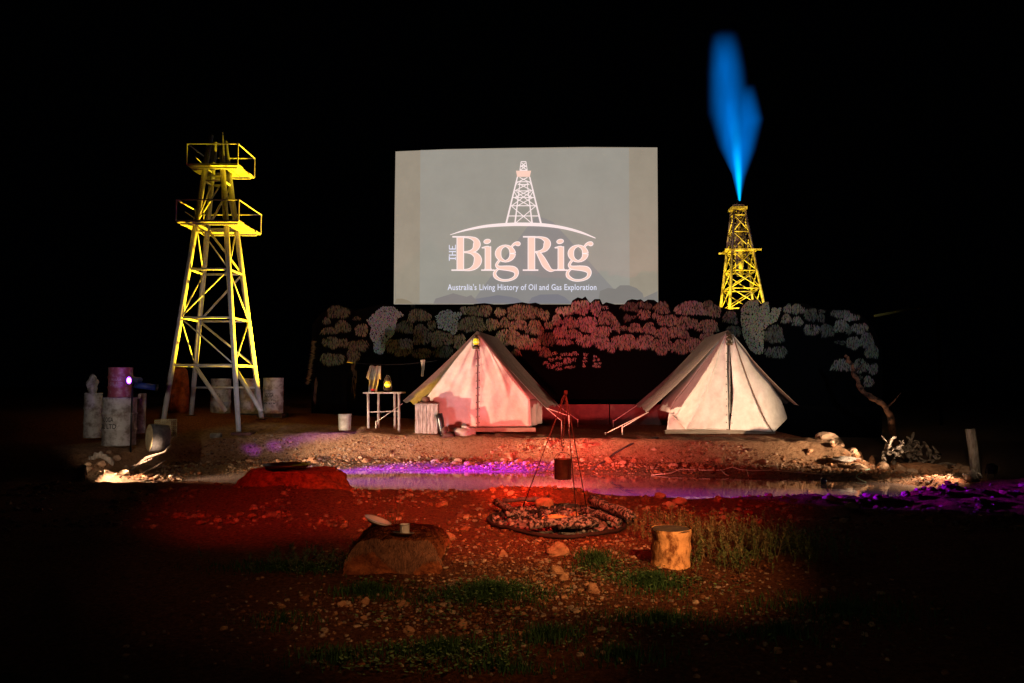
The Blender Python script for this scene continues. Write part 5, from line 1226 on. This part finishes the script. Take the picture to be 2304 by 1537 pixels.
for k in range(26):
    px = random.uniform(190, 420); Y = random.uniform(13.0, 14.0); p = P(px, 1080, Y); d = float(pond_sd(np.array([p.x]), np.array([Y]))[0])
    if d < .12: continue
    scatter_rock(p.x, Y, random.choice([.03, .04, .06, .08]), 400 + k, 'rocktan', 'tan stone on the left shore near the hollow log', 'stones on the left shore')
for (px, py, s, lab) in ((1255, 1250, .085, 'largest orange stone below the campfire'), (1250, 1290, .055, 'second orange stone below the campfire, under the largest'), (1268, 1305, .035, 'small pale stone on the gravel slope'), (1333, 1332, .05, 'upright pale stone at the lower right of the gravel'), (1132, 1252, .04, 'stone at the upper left of the gravel slope'), (1010, 1215, .055, 'orange stone right of the hide seat'), (965, 1250, .03, 'small stone under the right end of the hide seat'), (1040, 1415, .03, 'lone pale stone at the lower edge of the gravel'), (1320, 1318, .02, 'tiny stone beside the upright pale stone'), (920, 1425, .03, 'angular stone low left on the gravel'), (1750, 1465, .025, 'single orange stone in the dark at lower right'), (768, 1363, .028, 'small stone at the left edge of the lower gravel'), (822, 1362, .03, 'pale stone in the lower left gravel'), (820, 1395, .022, 'bone pale stone in the lower gravel'), (905, 1362, .03, 'tan stone near the middle of the lower gravel')):
    r_ = ray(px, py); tq = -EYE / r_[2]; x, y = r_[0] * tq, r_[1] * tq; tq = (hz(x, y) - EYE) / r_[2]; x, y = r_[0] * tq, r_[1] * tq
    c = Vector((x, y, hz(x, y) + s * .3)); o = MB().blob(c, (s * 1.1, s * .8, s), int(px * 3), .22, 14, 10, freq=1.1).build('stone', M['rock'], None, False, origin=(x, y, hz(x, y))); tag(o, lab, 'stone')
# countless pebbles
def pebble_field(name, label, gen, n_):
    bs = MB().blob((0, 0, 0), (1, 1, 1), 3, .22, 6, 4); bv = np.array(bs.v); bf = bs.f
    pts = gen(n_); k = len(pts); nv = len(bv)
    z = H(pts[:, 0], pts[:, 1]); s = pts[:, 2]; ang = rng.uniform(0, 6.28, k); el = rng.uniform(.7, 1.3, (k, 1)); fl = rng.uniform(.5, .9, (k, 1))
    ca, sa = np.cos(ang)[:, None], np.sin(ang)[:, None]
    bx = bv[None, :, 0] * el; by = bv[None, :, 1] / el; bz = bv[None, :, 2] * fl
    Vx = (bx * ca - by * sa) * s[:, None] + pts[:, 0:1]; Vy = (bx * sa + by * ca) * s[:, None] + pts[:, 1:2]; Vz = bz * s[:, None] + (z + s * .25)[:, None]
    mb = MB(); mb.v = list(map(tuple, np.stack([Vx, Vy, Vz], -1).reshape(-1, 3).tolist())); mb.f = [tuple(i + j * nv for i in f) for j in range(k) for f in bf]; mb.m = [0] * len(mb.f)
    pal = np.array([(.42, .20, .09), (.26, .09, .035), (.50, .33, .2), (.32, .22, .15), (.16, .06, .03), (.34, .14, .05)]); cc = pal[rng.integers(0, len(pal), k)] * rng.uniform(.6, 1.1, (k, 1))
    cl = np.concatenate([np.repeat(cc, nv, 0), np.ones((k * nv, 1))], 1)
    o = mb.build(name, M['pebbles'], None, False, colors=cl); tag(o, label, kind='stuff')
def gen_shore(n_):
    x = rng.uniform(-6.5, 8.2, n_ * 6); y = rng.uniform(13, 16.6, n_ * 6); d = pond_sd(x, y); keep = (d > .02) & (d < 1.05 + .1 * np.sin(x * 2)) & (y > 13) & (rng.random(n_ * 6) < .3 + .7 * ss(.2, .7, d)); x, y = x[keep][:n_], y[keep][:n_]
    return np.stack([x, y, rng.uniform(.008, .028, len(x)) * (1 + (rng.random(len(x)) < .05) * 1.0)], 1)
pebble_field('shore_pebbles', 'brown pebbles strewn along the far shore of the pond', gen_shore, 5200)
def gen_front(n_):
    x = rng.uniform(-2.4, 3.2, n_ * 5); y = rng.uniform(4.3, 9.5, n_ * 5); pxx = CX + F * x / y
    a = gauss(pxx, y, 1200, 7.2, 260, 1.4) + .8 * gauss(pxx, y, 950, 5.6, 330, .7) + .25 * gauss(pxx, y, 1600, 5.8, 400, 1.0) + .04
    keep = rng.random(len(x)) < a * (.5 + 1.2 * np.clip(fbm(x * 3, y * 3, 9, 3) + .3, 0, 1)); keep &= (np.hypot((x - FX) / .85, (y - FY) / 1.0) > 1)
    x, y = x[keep][:n_], y[keep][:n_]
    return np.stack([x, y, rng.gamma(2.0, .0038, len(x)).clip(.003, .026)], 1)
pebble_field('gravel', 'orange gravel on the slope in front of the campfire', gen_front, 6500)
def gen_mid(n_):
    x = rng.uniform(-7.5, 9, n_ * 3); y = rng.uniform(8.5, 13.2, n_ * 3); d = pond_sd(x, y); keep = (d > .05) & (fbm(x * 2, y * 2, 4, 3) > 0) & (np.hypot((x - FX) / .9, (y - FY) / 1.05) > 1)
    x, y = x[keep][:n_], y[keep][:n_]; return np.stack([x, y, rng.gamma(2, .008, len(x)).clip(.005, .06)], 1)
pebble_field('near_shore_pebbles', 'small pebbles on the near side of the pond', gen_mid, 3500)

# ------------------------------------------------------------------ grass and weeds
def grass(name, label, patches, tone, hgt, wid, lean=.9):
    mb = MB(); cl = []
    for (px, Y, rx_, ry2, n_) in patches:
        c = P(px, 1200, Y)
        for _ in range(n_):
            a = random.uniform(0, 6.28); r_ = abs(random.gauss(0, .5)); x, y = c.x + rx_ * r_ * math.cos(a), Y + ry2 * r_ * math.sin(a)
            if y < 3.4: continue
            b3 = random.uniform(.5, 1.4); mb_h = hgt * random.uniform(.4, 1.2) * max(.35, 1 - r_ * .6)
            blades(mb, cl, (x, y, 0), mb_h, random.uniform(.1, lean), wid * random.uniform(.6, 1.3), tuple(v * b3 for v in tone))
    A_ = np.array(mb.v).reshape(-1, 5, 3); zz = H(A_[:, 0, 0], A_[:, 0, 1]); A_[:, :, 2] += zz[:, None] - .005; mb.v = list(map(tuple, A_.reshape(-1, 3).tolist()))
    o = mb.build(name, M['leafmat'], None, colors=cl); tag(o, label, kind='stuff')
grass('grass', 'low green grass on the near ground', [(1100, 6.0, .75, .5, 2600), (1000, 4.75, .7, .3, 1100), (1230, 5.0, .5, .3, 700), (1340, 7.1, .35, .6, 1100), (1470, 6.3, .45, .5, 1500), (1480, 5.3, .6, .35, 800), (1750, 5.0, .6, .4, 500), (830, 6.15, .5, .25, 900), (650, 6.9, .9, .35, 1600), (760, 4.7, .5, .3, 400), (640, 5.4, .4, .3, 250), (930, 7.9, .35, .2, 500), (1900, 5.6, 1.2, .6, 1500), (1400, 4.6, .5, .25, 500), (1130, 4.45, .5, .15, 400)], (.028, .07, .016), .105, .0035, 1.1)
def clover(name, label, patches):
    mb = MB(); cl = []
    for (px, Y, rx_, ry2, n_) in patches:
        c = P(px, 1200, Y)
        for _ in range(n_):
            a = random.uniform(0, 6.28); r_ = random.random() ** .6; x, y = c.x + rx_ * r_ * math.cos(a), Y + ry2 * r_ * math.sin(a); h = random.uniform(.015, .07); b3 = random.uniform(.5, 1.3); s = random.uniform(.007, .017)
            t0 = random.uniform(0, 6); tx, ty = random.uniform(-.5, .5), random.uniform(-.6, .2)
            vs = [(x, y, h)]
            for k in range(6): an = t0 + k * math.pi / 3; r2 = s * (1 if k % 2 else .75); vs.append((x + r2 * math.cos(an), y + r2 * math.sin(an), h + r2 * (tx * math.cos(an) + ty * math.sin(an))))
            mb.add(vs, [(0, 1, 2, 3), (0, 3, 4, 5), (0, 5, 6, 1)]); cl += [(.12 * b3, .19 * b3, .06 * b3, 1)] * 7
    A_ = np.array(mb.v).reshape(-1, 7, 3); zz = H(A_[:, 0, 0], A_[:, 0, 1]); A_[:, :, 2] += zz[:, None]; mb.v = list(map(tuple, A_.reshape(-1, 3).tolist()))
    o = mb.build(name, M['leafmat'], None, colors=cl); tag(o, label, kind='stuff')
clover('clover', 'small round leaved ground cover among the grass', [(1090, 6.05, .5, .4, 800), (950, 4.6, .7, .3, 700), (700, 7.0, .45, .4, 380), (1250, 5.1, .9, .4, 260), (1000, 5.4, .7, .3, 260), (1390, 6.6, .35, .45, 420), (1560, 6.3, .5, .4, 260), (860, 6.3, .3, .2, 130), (1700, 5.2, 1.2, .6, 260)])
def weeds():
    mb = MB(); cl = []
    def stem(x, y, z, h, tone, n_=26):
        dx, dy = random.uniform(-.35, .35), random.uniform(-.3, .3); p0 = Vector((x, y, z)); p1 = p0 + Vector((dx * h, dy * h, h))
        w2 = .0022; mb.add([p0 + Vector((-w2, 0, 0)), p0 + Vector((w2, 0, 0)), p1 + Vector((w2 * .4, 0, 0)), p1 - Vector((w2 * .4, 0, 0)), p1], [(0, 1, 2, 3)]); cl.extend([(*tone, 1)] * 5)
        for k in range(n_):
            t_ = random.uniform(.2, 1); p = p0.lerp(p1, t_); a = random.uniform(0, 6.28); l = random.uniform(.02, .05); d = Vector((math.cos(a) * .8, math.sin(a) * .8, random.uniform(.1, .8))) * l
            s = Vector((-math.sin(a), math.cos(a), 0)) * .0055; b3 = random.uniform(.6, 1.4)
            mb.add([p, p + d * .5 + s, p + d, p + d * .5 - s, p + d * .9], [(0, 1, 2, 3)]); cl.extend([(tone[0] * b3, tone[1] * b3, tone[2] * b3, 1)] * 5)
    for (px, Y, rx_, ry2, n_, h, tone) in ((1640, 7.6, .6, .5, 150, .30, (.22, .17, .07)), (1800, 7.3, .6, .4, 120, .24, (.12, .15, .05)), (1540, 8.2, .5, .4, 70, .22, (.18, .15, .06)), (1480, 8.8, .4, .4, 40, .2, (.16, .13, .06)), (700, 7.1, .6, .4, 60, .12, (.10, .12, .05)), (1640, 6.9, .4, .3, 40, .18, (.10, .13, .04))):
        c = P(px, 1200, Y)
        for _ in range(n_):
            x, y = c.x + random.gauss(0, rx_ * .5), Y + random.gauss(0, ry2 * .5); stem(x, y, hz(x, y), h * random.uniform(.5, 1.15), tone)
    for _ in range(26):   # tall thin stalks behind the seat
        x, y = P(880 + random.gauss(0, 14), 1170, 8.4).x, 8.4 + random.gauss(0, .1); z = hz(x, y); h = random.uniform(.15, .42); dx = random.uniform(-.35, .25)
        mb.add([(x - .003, y, z), (x + .003, y, z), (x + dx * h + .001, y, z + h), (x + dx * h - .001, y, z + h), (x + dx * h, y, z + h * 1.02)], [(0, 1, 2, 3), (3, 2, 4)]); cl.extend([(.10, .06, .03, 1)] * 5)
    o = mb.build('weeds', M['leafmat'], None, colors=cl); tag(o, 'feathery dry weeds right of the stump', kind='stuff')
weeds()
for o in bpy.data.objects:
    if '_chain' in o: del o['_chain']
